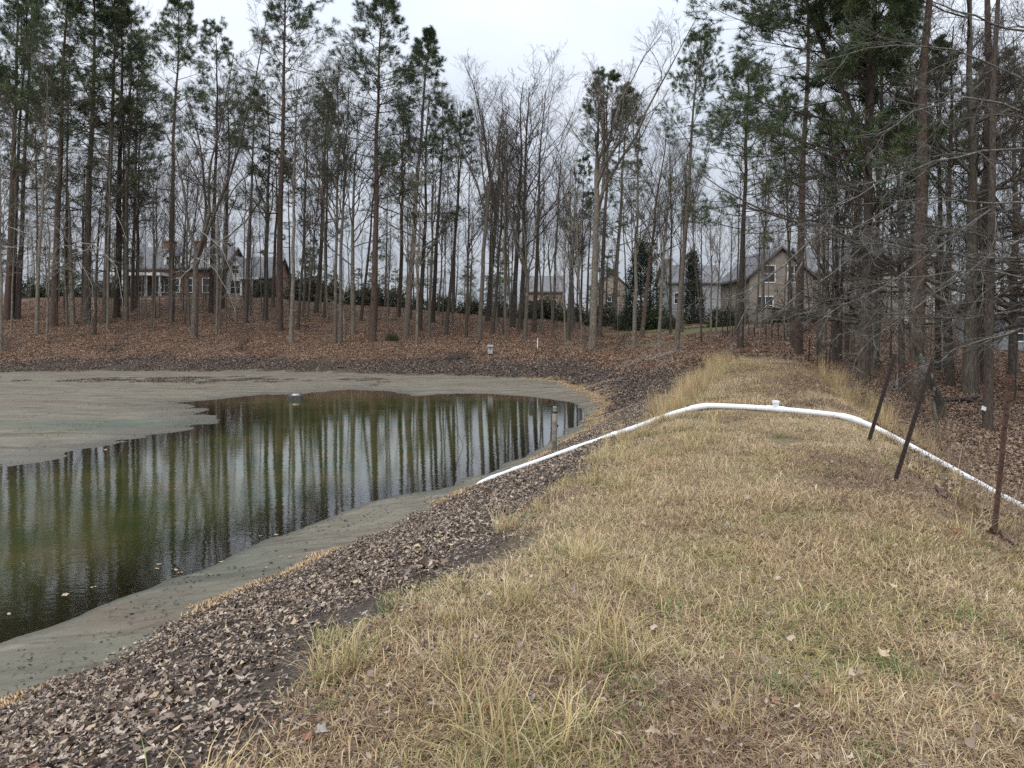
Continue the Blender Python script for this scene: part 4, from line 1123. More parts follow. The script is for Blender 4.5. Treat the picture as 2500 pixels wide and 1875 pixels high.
# far woods closing the view
fill(50, -160, 1500, 112, 165, SLIM + VASE[1:2], 9, 15, (.08, .16), 'hazy bare tree far behind the wood', 'tree', 'bare_tree', 'far bare trees')
fill(40, -160, 1500, 118, 175, BUSHY, 6, 12, (.12, .2), 'far pine closing the view behind the wood', 'pine tree', 'pine_tree', 'far pines', 2.5, (D, G))
fill(14, 1450, 2700, 92, 150, BUSHY, 7, 12, (.12, .2), 'far pine behind the houses on the right', 'pine tree', 'pine_tree', 'far pines behind the houses', 2.5, (D, G))
fill(18, 1450, 2700, 88, 140, SLIM, 9, 14, (.08, .15), 'far bare tree behind the houses on the right', 'tree', 'bare_tree', 'far bare trees behind the houses')

# evergreens in the gardens
CEDARS = [cedar_tree(81, 9, 2.3, 1000), cedar_tree(82, 8, 1.1, 600)]
X, Y, Z = hit(1565, 790); Y = 78; X = (1565 - 1250) / F * Y
plant('cedar_tree', CEDARS[0], (X, Y, float(z_at(X, Y))), (790 - 588) / F * Y + .5, 0, 'dark cone shaped cedar in the garden beyond the bare trees', 'cedar tree', None, (0, 0), .3)
Y = 84; X = (1692 - 1250) / F * Y
plant('cedar_tree', CEDARS[1], (X, Y, float(z_at(X, Y))), (795 - 615) / F * Y, 0, 'narrow pointed cedar left of the tan house', 'cedar tree', None, (0, 0), .3)
SHRUBS = [shrub_plant(91, 2.4, 2.0), shrub_plant(92, 2.0, 1.7), shrub_plant(93, 1.6, 1.5, pal=((.06,.065,.03),(.085,.08,.04),(.05,.05,.025)))]
for i, (u, Y, Hs, kind, lab) in enumerate((
   (60, 104, 3.6, 0, 'dark evergreen hedge bush at the left end of the far slope'), (130, 106, 3.2, 1, 'dark bush left of the drooping tree on the hilltop'), (215, 104, 3.4, 0, 'dark bush behind the thick grey pine'), (275, 103, 3.0, 1, 'dark bush at the left corner of the brick house'),
   (650, 104, 3.0, 1, 'dark bush at the right corner of the brick house'), (745, 103, 4.2, 2, 'brownish green bush right of the brick house'), (800, 104, 3.8, 2, 'second brownish green bush right of the brick house'), (860, 100, 3.0, 0, 'evergreen bush behind the broad crowned pine'), (905, 101, 3.4, 1, 'evergreen bush right of the broad crowned pine trunk'),
   (960, 102, 3.2, 2, 'olive bush between the two pines at the open sky'), (1020, 100, 2.6, 0, 'dark bush behind the leaning lichened pine'), (1085, 100, 2.8, 1, 'low dark bush near the middle of the hilltop'), (1150, 98, 2.6, 2, 'olive bush behind the grey nest box'), (1215, 96, 3.0, 0, 'dark hedge bush left of the close dark trunks'), (1290, 95, 2.6, 1, 'dark hedge bush behind the close dark trunks'),
   (1335, 97, 3.4, 2, 'rust brown bush right of the close dark trunks'), (1400, 92, 3.0, 0, 'evergreen bush left of the great bare tree'), (1470, 86, 3.2, 1, 'evergreen bush behind the great bare tree'), (1530, 80, 2.4, 0, 'evergreen bush at the foot of the dark cedar'), (1600, 76, 2.8, 1, 'bush right of the dark cedar'),
   (1640, 72, 1.6, 0, 'small round bush left of the green lawn'), (1760, 69, 2.2, 1, 'clipped bush at the back of the green lawn'), (1800, 68.5, 1.8, 0, 'clipped bush right at the back of the green lawn'), (1900, 67, 1.5, 1, 'low bush before the stone wall of the tan house'), (1935, 67, 1.3, 2, 'olive low bush before the tan house'), (1985, 66, 1.6, 0, 'dark bush right before the tan house'), (2060, 62, 1.5, 1, 'low bush before the right part of the tan house'),
   (960, 62.6, .95, 0, 'low evergreen clump on the leafy bank by the broad crowned pine'))):
    X = (u - 1250) / F * Y
    if u == 960 and Y < 70: X, Y, _ = hit(958, 834)
    plant('evergreen_bush', SHRUBS[kind], (X, Y, float(z_at(X, Y)) - .05), Hs, 0, lab, 'bush', 'evergreen bushes', (0, 0), None, G, {'trunk': 'stems', 'crown': 'foliage'})
# ------------------------------------------------------------------ the white drain pipe over the dam
m_pvc, _nt, _b, _ = new_mat('white_plastic'); h = NT(_nt)
_v = h.obj()
_c = h.ramp(h.noise(_v, 1.7, 5, .65), [(0.3, (.66, .67, .67)), (0.6, (.80, .81, .82))])
_c = h.mix(h.math('MULTIPLY', h.smooth(h.noise(_v, 9, 5, .7), .62, .74), .45), _c, (.25, .21, .16))
h.link(_c, _b.inputs['Base Color']); _b.inputs['Roughness'].default_value = .38
pp = []
for u, v in [(1147,1181),(1225,1168),(1300,1149),(1380,1121),(1458,1092),(1520,1067),(1582,1040),(1645,1011),(1708,998),(1800,999),(1890,1002),(1985,1012),(2078,1026)]:
    x, y, z = hit(u, v, PR * .8); pp.append((x, y, z + PR * .8))
pp = np.array(pp)
# each leg a straight run resting on the ground, with elbows between
def straight(a, b, n):
    t = np.linspace(0, 1, n)[:, None]; return np.asarray(a) * (1 - t) + np.asarray(b) * t
def gz(p, up=PR): return np.array([p[0], p[1], float(z_at(p[0], p[1])) + up])
B0 = np.array([pp[0][0], pp[0][1], ZW + .015]); B1 = gz(pp[8], PR + .02); B3 = gz(pp[12], PR + .02)
Bm = gz(B0 * .42 + B1 * .58, PR); 
need = max(0, max(float(z_at(q[0], q[1])) + PR * .9 - q[2] for q in straight(Bm, B1, 12))); B1[2] += need * .6; Bm[2] += need * .4
leg1 = np.concatenate([straight(B0, Bm, 12)[:-1], straight(Bm, B1, 13)])
need = max(0, max(float(z_at(q[0], q[1])) + PR * .9 - q[2] for q in straight(B1, B3, 12)))
leg2 = straight(B1, B3, 16); leg2[:, 2] += need * np.sin(np.linspace(0, np.pi, 16)) ** .5
B4 = np.array([*(B3[:2] + DN * 4.4), B3[2] - .53 * 4.4])
leg3 = straight(B3, B4, 18)
for q in (leg1, leg3): q[1:, 2] = np.maximum(q[1:, 2], z_at(q[1:, 0], q[1:, 1]) + PR * 1.35)
for q in (leg1, leg3): q[1:-1, 2] = (q[:-2, 2] + q[1:-1, 2] * 2 + q[2:, 2]) / 4 + .004
A1 = B1
pipe = empty('drain_pipe', tuple(A1))
tag(pipe, 'white plastic drain pipe running from the pond over the dam', 'pipe')
inv = A1
def tube_part(name, pts, r, k=18, smooth=True, parent=pipe, mat=m_pvc, org=None):
    mb = MB(); mb.tube(np.asarray(pts) - (inv if org is None else org), r, k); return mb.build(name, mat, parent, smooth=False) if not smooth else _sm(mb.build(name, mat, parent, smooth=True))
def _sm(o):
    m = o.modifiers.new('edges', 'EDGE_SPLIT'); m.split_angle = math.radians(50); return o
tube_part('pipe_section', leg1, PR); 
mid = len(leg2) // 2
tube_part('pipe_section', leg2[:mid + 1], PR); tube_part('pipe_section', leg2[mid:], PR)
tube_part('pipe_section', leg3, PR)
def elbow(a, c, b):
    a, c, b = map(np.array, (a, c, b)); d0 = nrm(a - c) * .16; d1 = nrm(b - c) * .16
    t = np.linspace(0, 1, 9)[:, None]; q = (1 - t) ** 2 * (c + d0) + 2 * t * (1 - t) * c + t ** 2 * (c + d1)
    tube_part('elbow', q, PR * 1.17); 
elbow(leg1[-2], leg1[-1], leg2[1]); elbow(leg2[-2], leg2[-1], leg3[1])
tc = leg2[mid]; td_ = nrm(leg2[mid + 1] - leg2[mid - 1])
tube_part('tee_fitting', [tc - td_ * .16, tc + td_ * .16], PR * 1.2)
cp = tube_part('standpipe', [tc, tc + [0, 0, .10]], PR * 1.05)
tube_part('cap', [tc + [0, 0, .10], tc + [0, 0, .105], tc + [0, 0, .145], tc + [0, 0, .152]], [PR * 1.0, PR * 1.28, PR * 1.28, PR * .9], parent=cp)
for q in (4, 9, 13, 18):                      # couplings along the pond leg
    d = nrm(leg1[q + 1] - leg1[q]); tube_part('coupling', [leg1[q] - d * .05, leg1[q] + d * .05], PR * 1.12)

# ------------------------------------------------------------------ leaning steel fence posts
m_black = plain_mat('black_steel', (.022, .020, .019), .6, .5, 14, .2, .3, (.05, .032, .022))
m_rust = plain_mat('rusty_steel', (.085, .042, .026), .8, .4, 11, .1, .4, (.03, .02, .016))
def t_post(base, top, mat, label, w=.05):
    base, top = np.array(base), np.array(top)
    ax = top - base; Lp = float(np.linalg.norm(ax)); o = empty('fence_post', tuple(base))
    mb = MB()
    mb.box((-w * .5, -.004, -.4), (w * .5, .004, Lp))             # flange
    mb.box((-.0035, .004, -.4), (.0035, w * .75, Lp - .004))      # web
    mb.build('shaft', mat, o, bevel=.0015)
    st = MB()
    for k in range(int(Lp / .055)):
        z = .06 + k * .055
        st.box((-.006, -.013, z), (.006, -.0045, z + .016))
    st.build('studs', mat, o)
    pl = MB(); pl.box((-.06, -.012, -.34), (.06, -.005, -.12)); pl.build('anchor_plate', mat, o)
    from mathutils import Vector
    o.rotation_mode = 'QUATERNION'; o.rotation_quaternion = Vector((0, 0, 1)).rotation_difference(Vector(ax).normalized())
    tag(o, label, 'post', 'steel fence posts along the dam'); return o
for (u, v, ut, vt, dy, mat, lab, w) in ((2120,1081,2186,864,-.15,m_black,'black steel post leaning right, left of the two crossing the pipe',.055),
                                   (2184,1179,2277,880,-.1,m_black,'black steel post leaning right, nearer of the two crossing the pipe',.045),
                                   (2426,1315,2466,915,0,m_rust,'rusty steel post nearest the camera at the right edge',.045)):
    x, y, z = hit(u, v); b = (x, y, z); t = at_y(ut, vt, y + dy)
    t_post(b, t, mat, lab, w)
for (u, v, vt, lab) in ((1974,887,826,'thin dark post farthest along the far fence line'), (1995,901,820,'thin dark post second along the far fence line'), (2015,918,850,'thin dark post third along the far fence line'), (2024,912,838,'thin dark post nearest along the far fence line')):
    x, y, z = hit(u, v); t_post((x, y, z), at_y(u + 3, vt, y), m_black, lab, .05)
x, y, z = hit(2290, 1060); mb = MB(); mb.tube([(0, 0, -.2), (-.03, 0, .3), (-.09, .02, .62), (-.1, .02, .78)], [.05, .045, .05, .02], 7)
tag(mb.build('broken_stake', m_bark, None, (x, y, z)), 'charred broken stake standing behind the pipe at right', 'stake')

# ------------------------------------------------------------------ things in and by the pond
m_oldwood = plain_mat('weathered_wood', (.20, .18, .155), .85, .3, 6, 0, .4, (.10, .085, .07))
m_tin = plain_mat('dull_metal', (.32, .33, .33), .45, .3, 9, .6, .1)
x, y, z = hit(1353, 1103); g = empty('gauge_post', (x, y, z))
tag(g, 'grey weathered post with a metal cap standing at the pond edge', 'post')
mb = MB(); mb.tube([(0, 0, -.3), (0, 0, .2), (.01, 0, .65), (.015, 0, .98)], [.068, .066, .066, .065], 14); mb.build('shaft', m_oldwood, g, smooth=True)
mb = MB(); mb.tube([(.015, 0, .955), (.015, 0, .985)], .082, 14); mb.build('collar', m_black, g)
mb = MB(); mb.tube([(.015, 0, .98), (.015, 0, 1.03), (.015, 0, 1.09), (.015, 0, 1.10)], [.05, .05, .055, .03], 12); mb.build('cap', m_tin, g)
mb = MB(); mb.box((.06, -.02, .60), (.10, .02, .66)); mb.build('bolt', m_black, g)

wx, wy = at_z(1104, 1090, ZW)
st = empty('dead_stalk', (wx, wy, ZW)); tag(st, 'thin dead stalk with one bent twig rising from the pond', 'stalk')
tb = Tubes(); tb.add(np.array([[(0, 0, -.4), (.01, 0, .4), (.02, 0, .9), (.03, 0, 1.5)]]), np.array([[.012, .011, .008, .004]]), 5); add('stem', tb.mesh('stem', m_twig), st)
tb = Tubes(); tb.add(np.array([[(.02, 0, .87), (.13, -.02, .5), (.30, -.05, .05), (.33, -.05, -.2)]]), np.array([[.008, .008, .007, .006]]), 5); add('bent_twig', tb.mesh('bent_twig', m_twig), st)

m_stone = plain_mat('dark_block', (.05, .048, .045), .8, .4, 8, 0, .5)
m_pale_top = plain_mat('pale_cap', (.42, .42, .40), .8, .3, 8)
def block(u, v, w, d, hh, label, top=True):
    X, Y = at_z(u, v, ZW); o = empty('pond_block', (X, Y, ZW)); tag(o, label, 'block')
    b = MB(); b.box((-w / 2, -d / 2, -.5), (w / 2, d / 2, hh)); b.build('body', m_stone, o, bevel=.03)
    if top:
        b = MB(); b.tube([(0, 0, hh), (0, 0, hh + .05)], [w * .3, w * .25], 10); b.build('top_plate', m_pale_top, o)
block(722, 975, .60, .45, .20, 'dark block with a pale top in the far water of the pond')
block(1298, 996, .22, .22, .34, 'small black block standing in the water near the mud point', False)

# grey nest box on a short post at the far bank
x, y, z = hit(1197, 868); nb_ = empty('nest_box', (x, y, z)); tag(nb_, 'grey wooden nest box with a slanted roof on the far bank', 'nest box')
sc = y / 58
mb = MB(); mb.box((-.05, -.05, -.2), (.05, .05, .2)); mb.build('post', m_oldwood, nb_)
mb = MB(); mb.prism([(-.17, .12), (.17, .12), (.17, .62), (-.17, .62)], -.15, .15); mb.build('box', plain_mat('grey_boards', (.36, .36, .35), .8, .2, 5), nb_, bevel=.01)
mb = MB(); mb.raw([(-.21, -.24, .60), (.21, -.24, .60), (.21, .2, .72), (-.21, .2, .72), (-.21, -.24, .635), (.21, -.24, .635), (.21, .2, .755), (-.21, .2, .755)], [(0,3,2,1),(4,5,6,7),(0,1,5,4),(1,2,6,5),(2,3,7,6),(3,0,4,7)]); mb.build('roof', plain_mat('grey_roof_board', (.22, .22, .22), .8), nb_)
mb = MB(); mb.tube([(0, -.158, .45), (0, -.151, .45)], .05, 12); mb.build('entrance_hole', m_stone, nb_)

x, y, z = hit(1312, 853); mb = MB(); mb.tube([(0, 0, -.2), (.01, 0, .5), (.03, 0, .86)], [.035, .035, .033], 10)
tag(mb.build('white_stake', m_pvc, None, (x, y, z)), 'thin white plastic stake standing by the bare trunks', 'stake')
# small white tag nailed to the scaly pine
x, y, z = hit(2411, 1052); mb = MB(); tzz = at_y(2402, 997, y - .22)
mb.box((-.07, -.006, -.05), (.07, .006, .05)); o = mb.build('tree_tag', plain_mat('white_tag', (.7, .7, .68), .5), None, tzz); o.rotation_euler = (0, .35, .3)
tag(o, 'small white tag fixed to the scaly pine', 'tag')

# ------------------------------------------------------------------ fallen wood
m_dead = bark_mat('dead_wood', (.03, .024, .02), (.075, .06, .048), (.14, .115, .095), .2)
m_bleach = bark_mat('bleached_wood', (.17, .15, .125), (.30, .27, .23), (.44, .41, .36), 0.0, (2, 2, 2))
def brush(u, v, w, hh, n, mat, label, name='brush_pile', seed=0, arch=.5, fine=5, r=.035):
    """a heap of fallen limbs with their twigs"""
    rg = np.random.default_rng(900 + seed); X, Y, Z = hit(u, v)
    B = np.zeros((n, 6, 3)); d = np.stack([rg.choice([-1, 1], n) * rg.uniform(.5, 1, n), rg.uniform(-.5, .5, n), rg.uniform(.05, .8, n) * arch], -1); d = nrm(d)
    B[:, 0] = np.stack([rg.uniform(-w * .25, w * .25, n), rg.uniform(-.4, .4, n), rg.uniform(0, .15, n)], -1)
    Ls = rg.uniform(.35, .75, n) * w
    for k in range(1, 6):
        d = nrm(d + .16 * rg.standard_normal((n, 3)) - np.array([0, 0, .22 * arch])); B[:, k] = B[:, k - 1] + d * (Ls / 5)[:, None]
    B[:, :, 2] = np.clip(B[:, :, 2], .0, hh)
    gz = z_at(X + B[:, :, 0], Y + B[:, :, 1]) - Z; B[:, :, 2] += gz + .03
    R = rg.uniform(.5, 1.2, n)[:, None] * r * np.linspace(1, .35, 6)[None]
    o = empty(name, (X, Y, Z)); tag(o, label, 'brush')
    t1 = Tubes(); t1.add(B, R, 6); add('limbs', t1.mesh('limbs', mat), o)
    P2, R2, L2, _ = kids(rg, B, R, Ls, fine, .2, 1, .7, .25, .45, 4, .1, .2, .006, .5, .5)
    P3, R3, _, _ = kids(rg, P2, R2, L2, 3, .3, 1, .6, .2, .5, 3, .1, .2, .005, .6, .6)
    for q in (P2, P3): q[:, :, 2] = np.maximum(q[:, :, 2], z_at(X + q[:, :, 0], Y + q[:, :, 1]) - Z + .01)
    t2 = Tubes(); t2.add(P2, R2, 4); t2.add(P3, R3, 3); add('twigs', t2.mesh('twigs', mat), o)
brush(1112, 880, 3.6, .5, 14, m_dead, 'dark heap of fallen limbs near the nest box', seed=1, arch=.25, r=.05)
brush(978, 915, 2.4, .5, 6, m_dead, 'dark forked limb lying across the mud edge', 'fallen_branch', 2, .4, 3)
brush(1588, 880, 3.0, 1.5, 14, m_bleach, 'arching heap of bleached branches at the end of the pond', seed=3, arch=1.0, fine=6, r=.02)
brush(510, 858, 2.6, 1.0, 9, m_bleach, 'pale fallen branch below the many stemmed tree', 'fallen_branch', 4, .7, 6, .016)
brush(660, 800, 3.0, 1.0, 8, m_bleach, 'pale fallen crown below the tallest pine', 'fallen_branch', 5, .7, 6, .016)
brush(270, 858, 1.4, .5, 8, m_dead, 'uprooted dark stump on the left of the far bank', 'root_stump', 6, .5, 4, .05)
brush(1160, 842, 1.6, .3, 7, m_dead, 'mossy cut logs behind the nest box', 'log_pile', 7, .1, 1, .09)
brush(745, 800, 1.2, .2, 3, m_dead, 'short rotten log on the far slope', 'log', 8, .05, 1, .1)
brush(950, 783, 2.6, .3, 4, m_dead, 'fallen trunk behind the broad crowned pine', 'log', 9, .1, 3, .07)
brush(1390, 893, 2.2, .3, 4, m_dead, 'dark log on the leafy bank right of the mud', 'log', 10, .08, 2, .06)
brush(2400, 985, 3.2, .5, 3, m_dead, 'crooked fallen limb behind the scaly pine', 'fallen_branch', 11, .3, 3, .06)
brush(905, 944, .9, .2, 4, m_dead, 'small dark stick at the far water edge', 'stick', 12, .2, 2, .012)
# the red shrub stems
def stems(u, v, n, hh, label, seed, mat=m_twig):
    rg = np.random.default_rng(950 + seed); X, Y, Z = hit(u, v); B = np.zeros((n, 6, 3)); B[:, 0, :2] = rg.normal(0, .14, (n, 2)); B[:, 0, 2] = -.05
    d = nrm(np.stack([rg.normal(.25, .35, n), rg.normal(0, .3, n), np.ones(n)], -1)); Ls = rg.uniform(.6, 1.1, n) * hh
    for k in range(1, 6): d = nrm(d + .12 * rg.standard_normal((n, 3))); B[:, k] = B[:, k - 1] + d * (Ls / 5)[:, None]
    R = rg.uniform(.5, 1, n)[:, None] * .022 * np.linspace(1, .3, 6)[None]
    o = empty('bare_shrub', (X, Y, Z)); tag(o, label, 'shrub', 'bare shrubs by the pond')
    t1 = Tubes(); t1.add(B, R, 5); add('stems', t1.mesh('stems', mat), o)
    P2, R2, L2, _ = kids(rg, B, R, Ls, 5, .3, 1, .5, .2, .4, 4, .4, .15, .005, .5, .5); t2 = Tubes(); t2.add(P2, R2, 3)
    P3, R3, _, _ = kids(rg, P2, R2, L2, 3, .3, 1, .5, .2, .5, 3, .4, .15, .004, .6, .6); t2.add(P3, R3, 3); add('twigs', t2.mesh('twigs', mat), o)
for i, (u, v, n, hh, lab) in enumerate(((582,855,14,2.0,'dark stemmed bare shrub leaning right on the far bank'), (285,845,10,1.7,'reddish bare shrub beside the uprooted stump'), (1440,870,9,2.4,'bare shrub at the water side left of the bleached heap'), (1500,868,8,2.2,'thin bare shrub between great bare tree and bleached heap'), (1345,868,7,1.5,'small bare shrub right of the white stake'), (20,858,9,1.6,'bare shrub at the left end of the far bank'), (2060,915,9,1.6,'bare shrub by the far fence posts'), (1760,870,8,1.8,'bare shrub by the mossy ground beyond the dam'))):
    stems(u, v, n, hh, lab, i)

# the leaning lichened snag behind the posts
x, y, z = hit(2300, 1024); sn = empty('leaning_snag', (x, y, z)); tag(sn, 'short lichened snag leaning left behind the black posts', 'snag')
T_ = [np.array(at_y(*q)) - (x, y, z) for q in ((2302, 1040, y), (2296, 985, y), (2278, 940, y - .1), (2255, 895, y - .2), (2238, 855, y - .3), (2230, 838, y - .35))]
tb = Tubes(); tb.add(np.array([T_]), np.array([[.13, .115, .105, .095, .07, .02]]) * y / 20, 10); add('trunk', tb.mesh('snag_trunk', bark_mat('lichened_bark', (.035,.03,.026), (.075,.065,.055), (.13,.12,.10), 0.9)), sn)
v_, f_, c_ = leaf_cloud(np.random.default_rng(77), 60, .32, (.06, .12), [(.20,.085,.05),(.27,.13,.07),(.14,.07,.045)], None, 1.0, .35)
add('dead_leaves', np_mesh('snag_leaves', v_ + T_[3] + (-.35, 0, -.25), [f_], False, c_, [m_leaf]), sn)

# branches of the oak at the right edge, sweeping across in front of the wood
m_lich = bark_mat('lichened_limb', (.055,.05,.043), (.13,.122,.105), (.26,.25,.22), .5, (2, 2, 2))
LIMBS = [[(2540,628),(2400,628),(2300,618),(2180,598),(2080,585),(1990,560)], [(2540,745),(2450,765),(2350,778),(2240,772),(2140,790),(2040,818)], [(2540,440),(2400,520),(2290,600),(2180,690),(2080,740),(1990,790)],
 [(2540,240),(2440,160),(2320,120),(2200,118),(2090,130),(2000,150)], [(2540,360),(2400,372),(2280,392),(2150,440),(2050,500)], [(2540,560),(2430,610),(2330,680),(2240,740),(2160,800),(2090,868)], [(2540,680),(2440,668),(2330,660),(2200,680),(2090,700)],
 [(2540,600),(2430,585),(2330,560),(2200,540),(2080,545)], [(2540,500),(2420,500),(2300,480),(2190,500),(2080,560)], [(2540,800),(2450,820),(2360,840),(2290,880),(2220,905)], [(2540,80),(2430,60),(2330,20),(2220,-20)], [(2540,300),(2450,250),(2350,240),(2240,270),(2140,330)]]
def limb_object(limbs, y0, y1, label, r0, seed, n2=10, n3=7, n4=4, name='oak_branch', mat=m_lich):
    rg = np.random.default_rng(seed); o = None; allP = []
    for lb in limbs:
        q = np.array(lb, float); t = np.linspace(0, 1, len(q)); tt = np.linspace(0, 1, 9)
        uu, vv = np.interp(tt, t, q[:, 0]), np.interp(tt, t, q[:, 1]); yy = y0 + (y1 - y0) * tt + np.cumsum(rg.normal(0, .12, 9)) + rg.uniform(-1.2, 1.2)
        P = np.stack([(uu - 1250) / F * yy, yy, EYE - (vv - VH) / F * yy], -1)
        P[1:-1] += rg.normal(0, .035, (7, 3)); allP.append(P)
    P = np.array(allP); org = P[:, 0].mean(0); P = P - org
    R = np.linspace(r0, r0 * .22, 9)[None] * rg.uniform(.55, 1.1, (len(P), 1)); Ls = np.linalg.norm(np.diff(P, axis=1), axis=2).sum(1)
    o = empty(name, tuple(org)); tag(o, label, 'branch')
    t1 = Tubes(); t1.add(P, R, 6); add('limbs', t1.mesh('limbs', mat), o)
    P2, R2, L2, _ = kids(rg, P, R, Ls, n2, .12, 1, .5, .2, .26, 6, -.12, .13, .006, .5, .35); t2 = Tubes(); t2.add(P2, R2, 4)
    P3, R3, L3, _ = kids(rg, P2, R2, L2, n3, .15, 1, .5, .2, .42, 4, -.05, .13, .0042, .55, .5); t2.add(P3, R3, 3)
    P4, R4, _, _ = kids(rg, P3, R3, L3, n4, .2, 1, .5, .2, .5, 3, .1, .13, .0032, .6, .6); t2.add(P4, R4, 3)
    add('twigs', t2.mesh('twigs', mat), o)
limb_object(LIMBS, 19.5, 16.0, 'pale lichened branches sweeping in from beyond the right edge', .034, 501, 13, 8, 4)
limb_object([[(2175,650),(2120,615),(2075,590),(2034,556),(1985,578),(1905,650),(1830,712),(1765,735),(1700,728)]], 25.5, 24.0, 'kinked lichened branch hanging out over the end of the dam', .07, 502, 12, 6, 4)
limb_object([[(2150,700),(2060,725),(1980,735),(1900,760),(1840,790)], [(1960,640),(1930,690),(1880,740),(1830,745),(1800,790),(1785,830),(1790,850)], [(2150,560),(2060,640),(1990,690),(1930,730),(1880,790)]], 25.5, 24.5, 'low crooked branches hanging below the forked pine', .04, 503, 8, 6, 3)
limb_object([[(178,660),(150,640),(110,650),(70,662),(35,668)], [(178,620),(215,610),(250,560),(285,522),(310,590)], [(176,640),(200,650),(225,700),(230,760),(220,800)], [(178,600),(140,600),(120,660),(112,720)], [(178,590),(240,600),(290,660),(300,740)], [(176,610),(150,560),(140,530),(90,540)], [(0,600),(40,605),(85,590),(60,640),(75,690)], [(0,548),(40,560),(85,575),(100,620)]], 66, 63, 'spray of pale crooked branches hanging low on the left of the far bank', .05, 504, 9, 6, 3, 'bare_branch', m_pale)
limb_object([[(480,640),(520,600),(580,560),(640,500)], [(470,650),(440,680),(430,720)], [(480,630),(520,650),(560,720),(575,760)], [(485,560),(540,600),(570,680),(580,740)], [(840,790),(835,740),(850,690),(880,660),(865,655)]], 63, 61, 'pale crooked branches hanging before the brick house', .05, 505, 8, 6, 3, 'bare_branch', m_pale)
# ------------------------------------------------------------------ houses beyond the wood
def brick_mat(name, c1, c2, mortar, scale=1.0):
    m, nt, b, out = new_mat(name); h = NT(nt)
    br = h.node('ShaderNodeTexBrick'); br.inputs['Color1'].default_value = (*c1, 1); br.inputs['Color2'].default_value = (*c2, 1); br.inputs['Mortar'].default_value = (*mortar, 1)
    br.inputs['Scale'].default_value = 4 * scale; br.inputs['Mortar Size'].default_value = .012
    mp = h.node('ShaderNodeMapping'); mp.inputs['Rotation'].default_value = (math.radians(90), 0, 0); h.link(h.obj(), mp.inputs[0]); h.link(mp.outputs[0], br.inputs['Vector'])
    h.link(br.outputs[0], b.inputs['Base Color']); b.inputs['Roughness'].default_value = .9; return m
m_brick = brick_mat('red_brick', (.17, .085, .06), (.12, .065, .05), (.25, .2, .17))
m_stonew = brick_mat('tan_stone', (.25, .22, .18), (.18, .155, .13), (.3, .27, .22), .7)
m_shing = plain_mat('grey_shingle', (.14, .14, .145), .9, .25, 2.5)
m_white = plain_mat('white_paint', (.74, .74, .72), .6, .06, 1)
m_siding = plain_mat('tan_siding', (.27, .235, .195), .8, .1, 1)
m_greysid = plain_mat('grey_siding', (.25, .26, .27), .8, .12, 1)
m_glass, _nt, _b, _ = new_mat('window_glass'); _b.inputs['Base Color'].default_value = (.03, .035, .04, 1); _b.inputs['Roughness'].default_value = .08
m_door = plain_mat('dark_door', (.04, .03, .028), .5)
m_chim = brick_mat('orange_brick', (.24, .10, .06), (.19, .085, .055), (.25, .2, .17))

def window(par, x, z, w, hh, y, frame=m_white, sill=True):
    """a framed sash window on the wall face at y (towards the camera)"""
    b = MB(); t = .09
    b.box((x - w/2 - t, y - .06, z - t), (x - w/2, y - .002, z + hh + t)); b.box((x + w/2, y - .06, z - t), (x + w/2 + t, y - .002, z + hh + t))
    b.box((x - w/2, y - .06, z - t), (x + w/2, y - .002, z)); b.box((x - w/2, y - .06, z + hh), (x + w/2, y - .002, z + hh + t))
    b.box((x - .025, y - .05, z), (x + .025, y - .012, z + hh)); b.box((x - w/2, y - .051, z + hh/2 - .03), (x - .026, y - .013, z + hh/2 + .03)); b.box((x + .026, y - .051, z + hh/2 - .03), (x + w/2, y - .013, z + hh/2 + .03))
    o = b.build('window', frame, par)
    g = MB(); g.box((x - w/2, y - .03, z), (x + w/2, y - .004, z + hh)); g.build('pane', m_glass, o)
    return o
def gable_roof(par, x0, x1, y0, y1, ze, zr, mat, over=.45, axis='x'):
    b = MB(); th = .22
    if axis == 'x':
        ym = (y0 + y1) / 2; pr = [(y0 - over, ze - .18), (ym, zr), (y1 + over, ze - .18), (y1 + over, ze - .18 + th), (ym, zr + th), (y0 - over, ze - .18 + th)]
        b.prism(pr, x0 - over, x1 + over, 'x')
    else:
        xm = (x0 + x1) / 2; pr = [(x0 - over, ze - .18), (xm, zr), (x1 + over, ze - .18), (x1 + over, ze - .18 + th), (xm, zr + th), (x0 - over, ze - .18 + th)]
        b.prism(pr, y0 - over, y1 + over, 'y')
    return b.build('roof', mat, par)
def body(par, x0, x1, y0, y1, z0, ze, zr, mat, axis='x', name='wall'):
    b = MB()
    if axis == 'x': b.prism([(y0, z0), (y1, z0), (y1, ze), ((y0 + y1) / 2, zr), (y0, ze)], x0, x1, 'x')
    else: b.prism([(x0, z0), (x1, z0), (x1, ze), ((x0 + x1) / 2, zr), (x0, ze)], y0, y1, 'y')
    return b.build(name, mat, par)

# --- the brick house on the left hill
Y0 = 106.0; k = Y0 / F
bx0, bx1 = (305 - 1250) * k, (540 - 1250) * k
zb = EYE + 77 * k - .2; ze = EYE + (800 - 655) * k; zr = EYE + (800 - 597) * k
H1 = empty('brick_house', ((bx0 + bx1) / 2, Y0, zb)); cx = (bx0 + bx1) / 2
tag(H1, 'red brick house with white dormers and two chimneys behind the left wood', 'house')
hx = (bx1 - bx0) / 2; e1, r1 = ze - zb, zr - zb
body(H1, -hx, hx, 0, 11, -1.5, e1, r1 - .1, m_brick); roof = gable_roof(H1, -hx, hx, 0, 11, e1, r1, m_shing)
for u, nm in ((371, 0), (449, 0)):
    xx = (u - 1250) * k - cx; b = MB(); b.box((xx - .75, 5.0, r1 - 1.2), (xx + .75, 6.2, r1 + .9)); b.box((xx - .85, 4.9, r1 + .9), (xx + .85, 6.3, r1 + 1.1)); b.build('chimney', m_chim, roof)
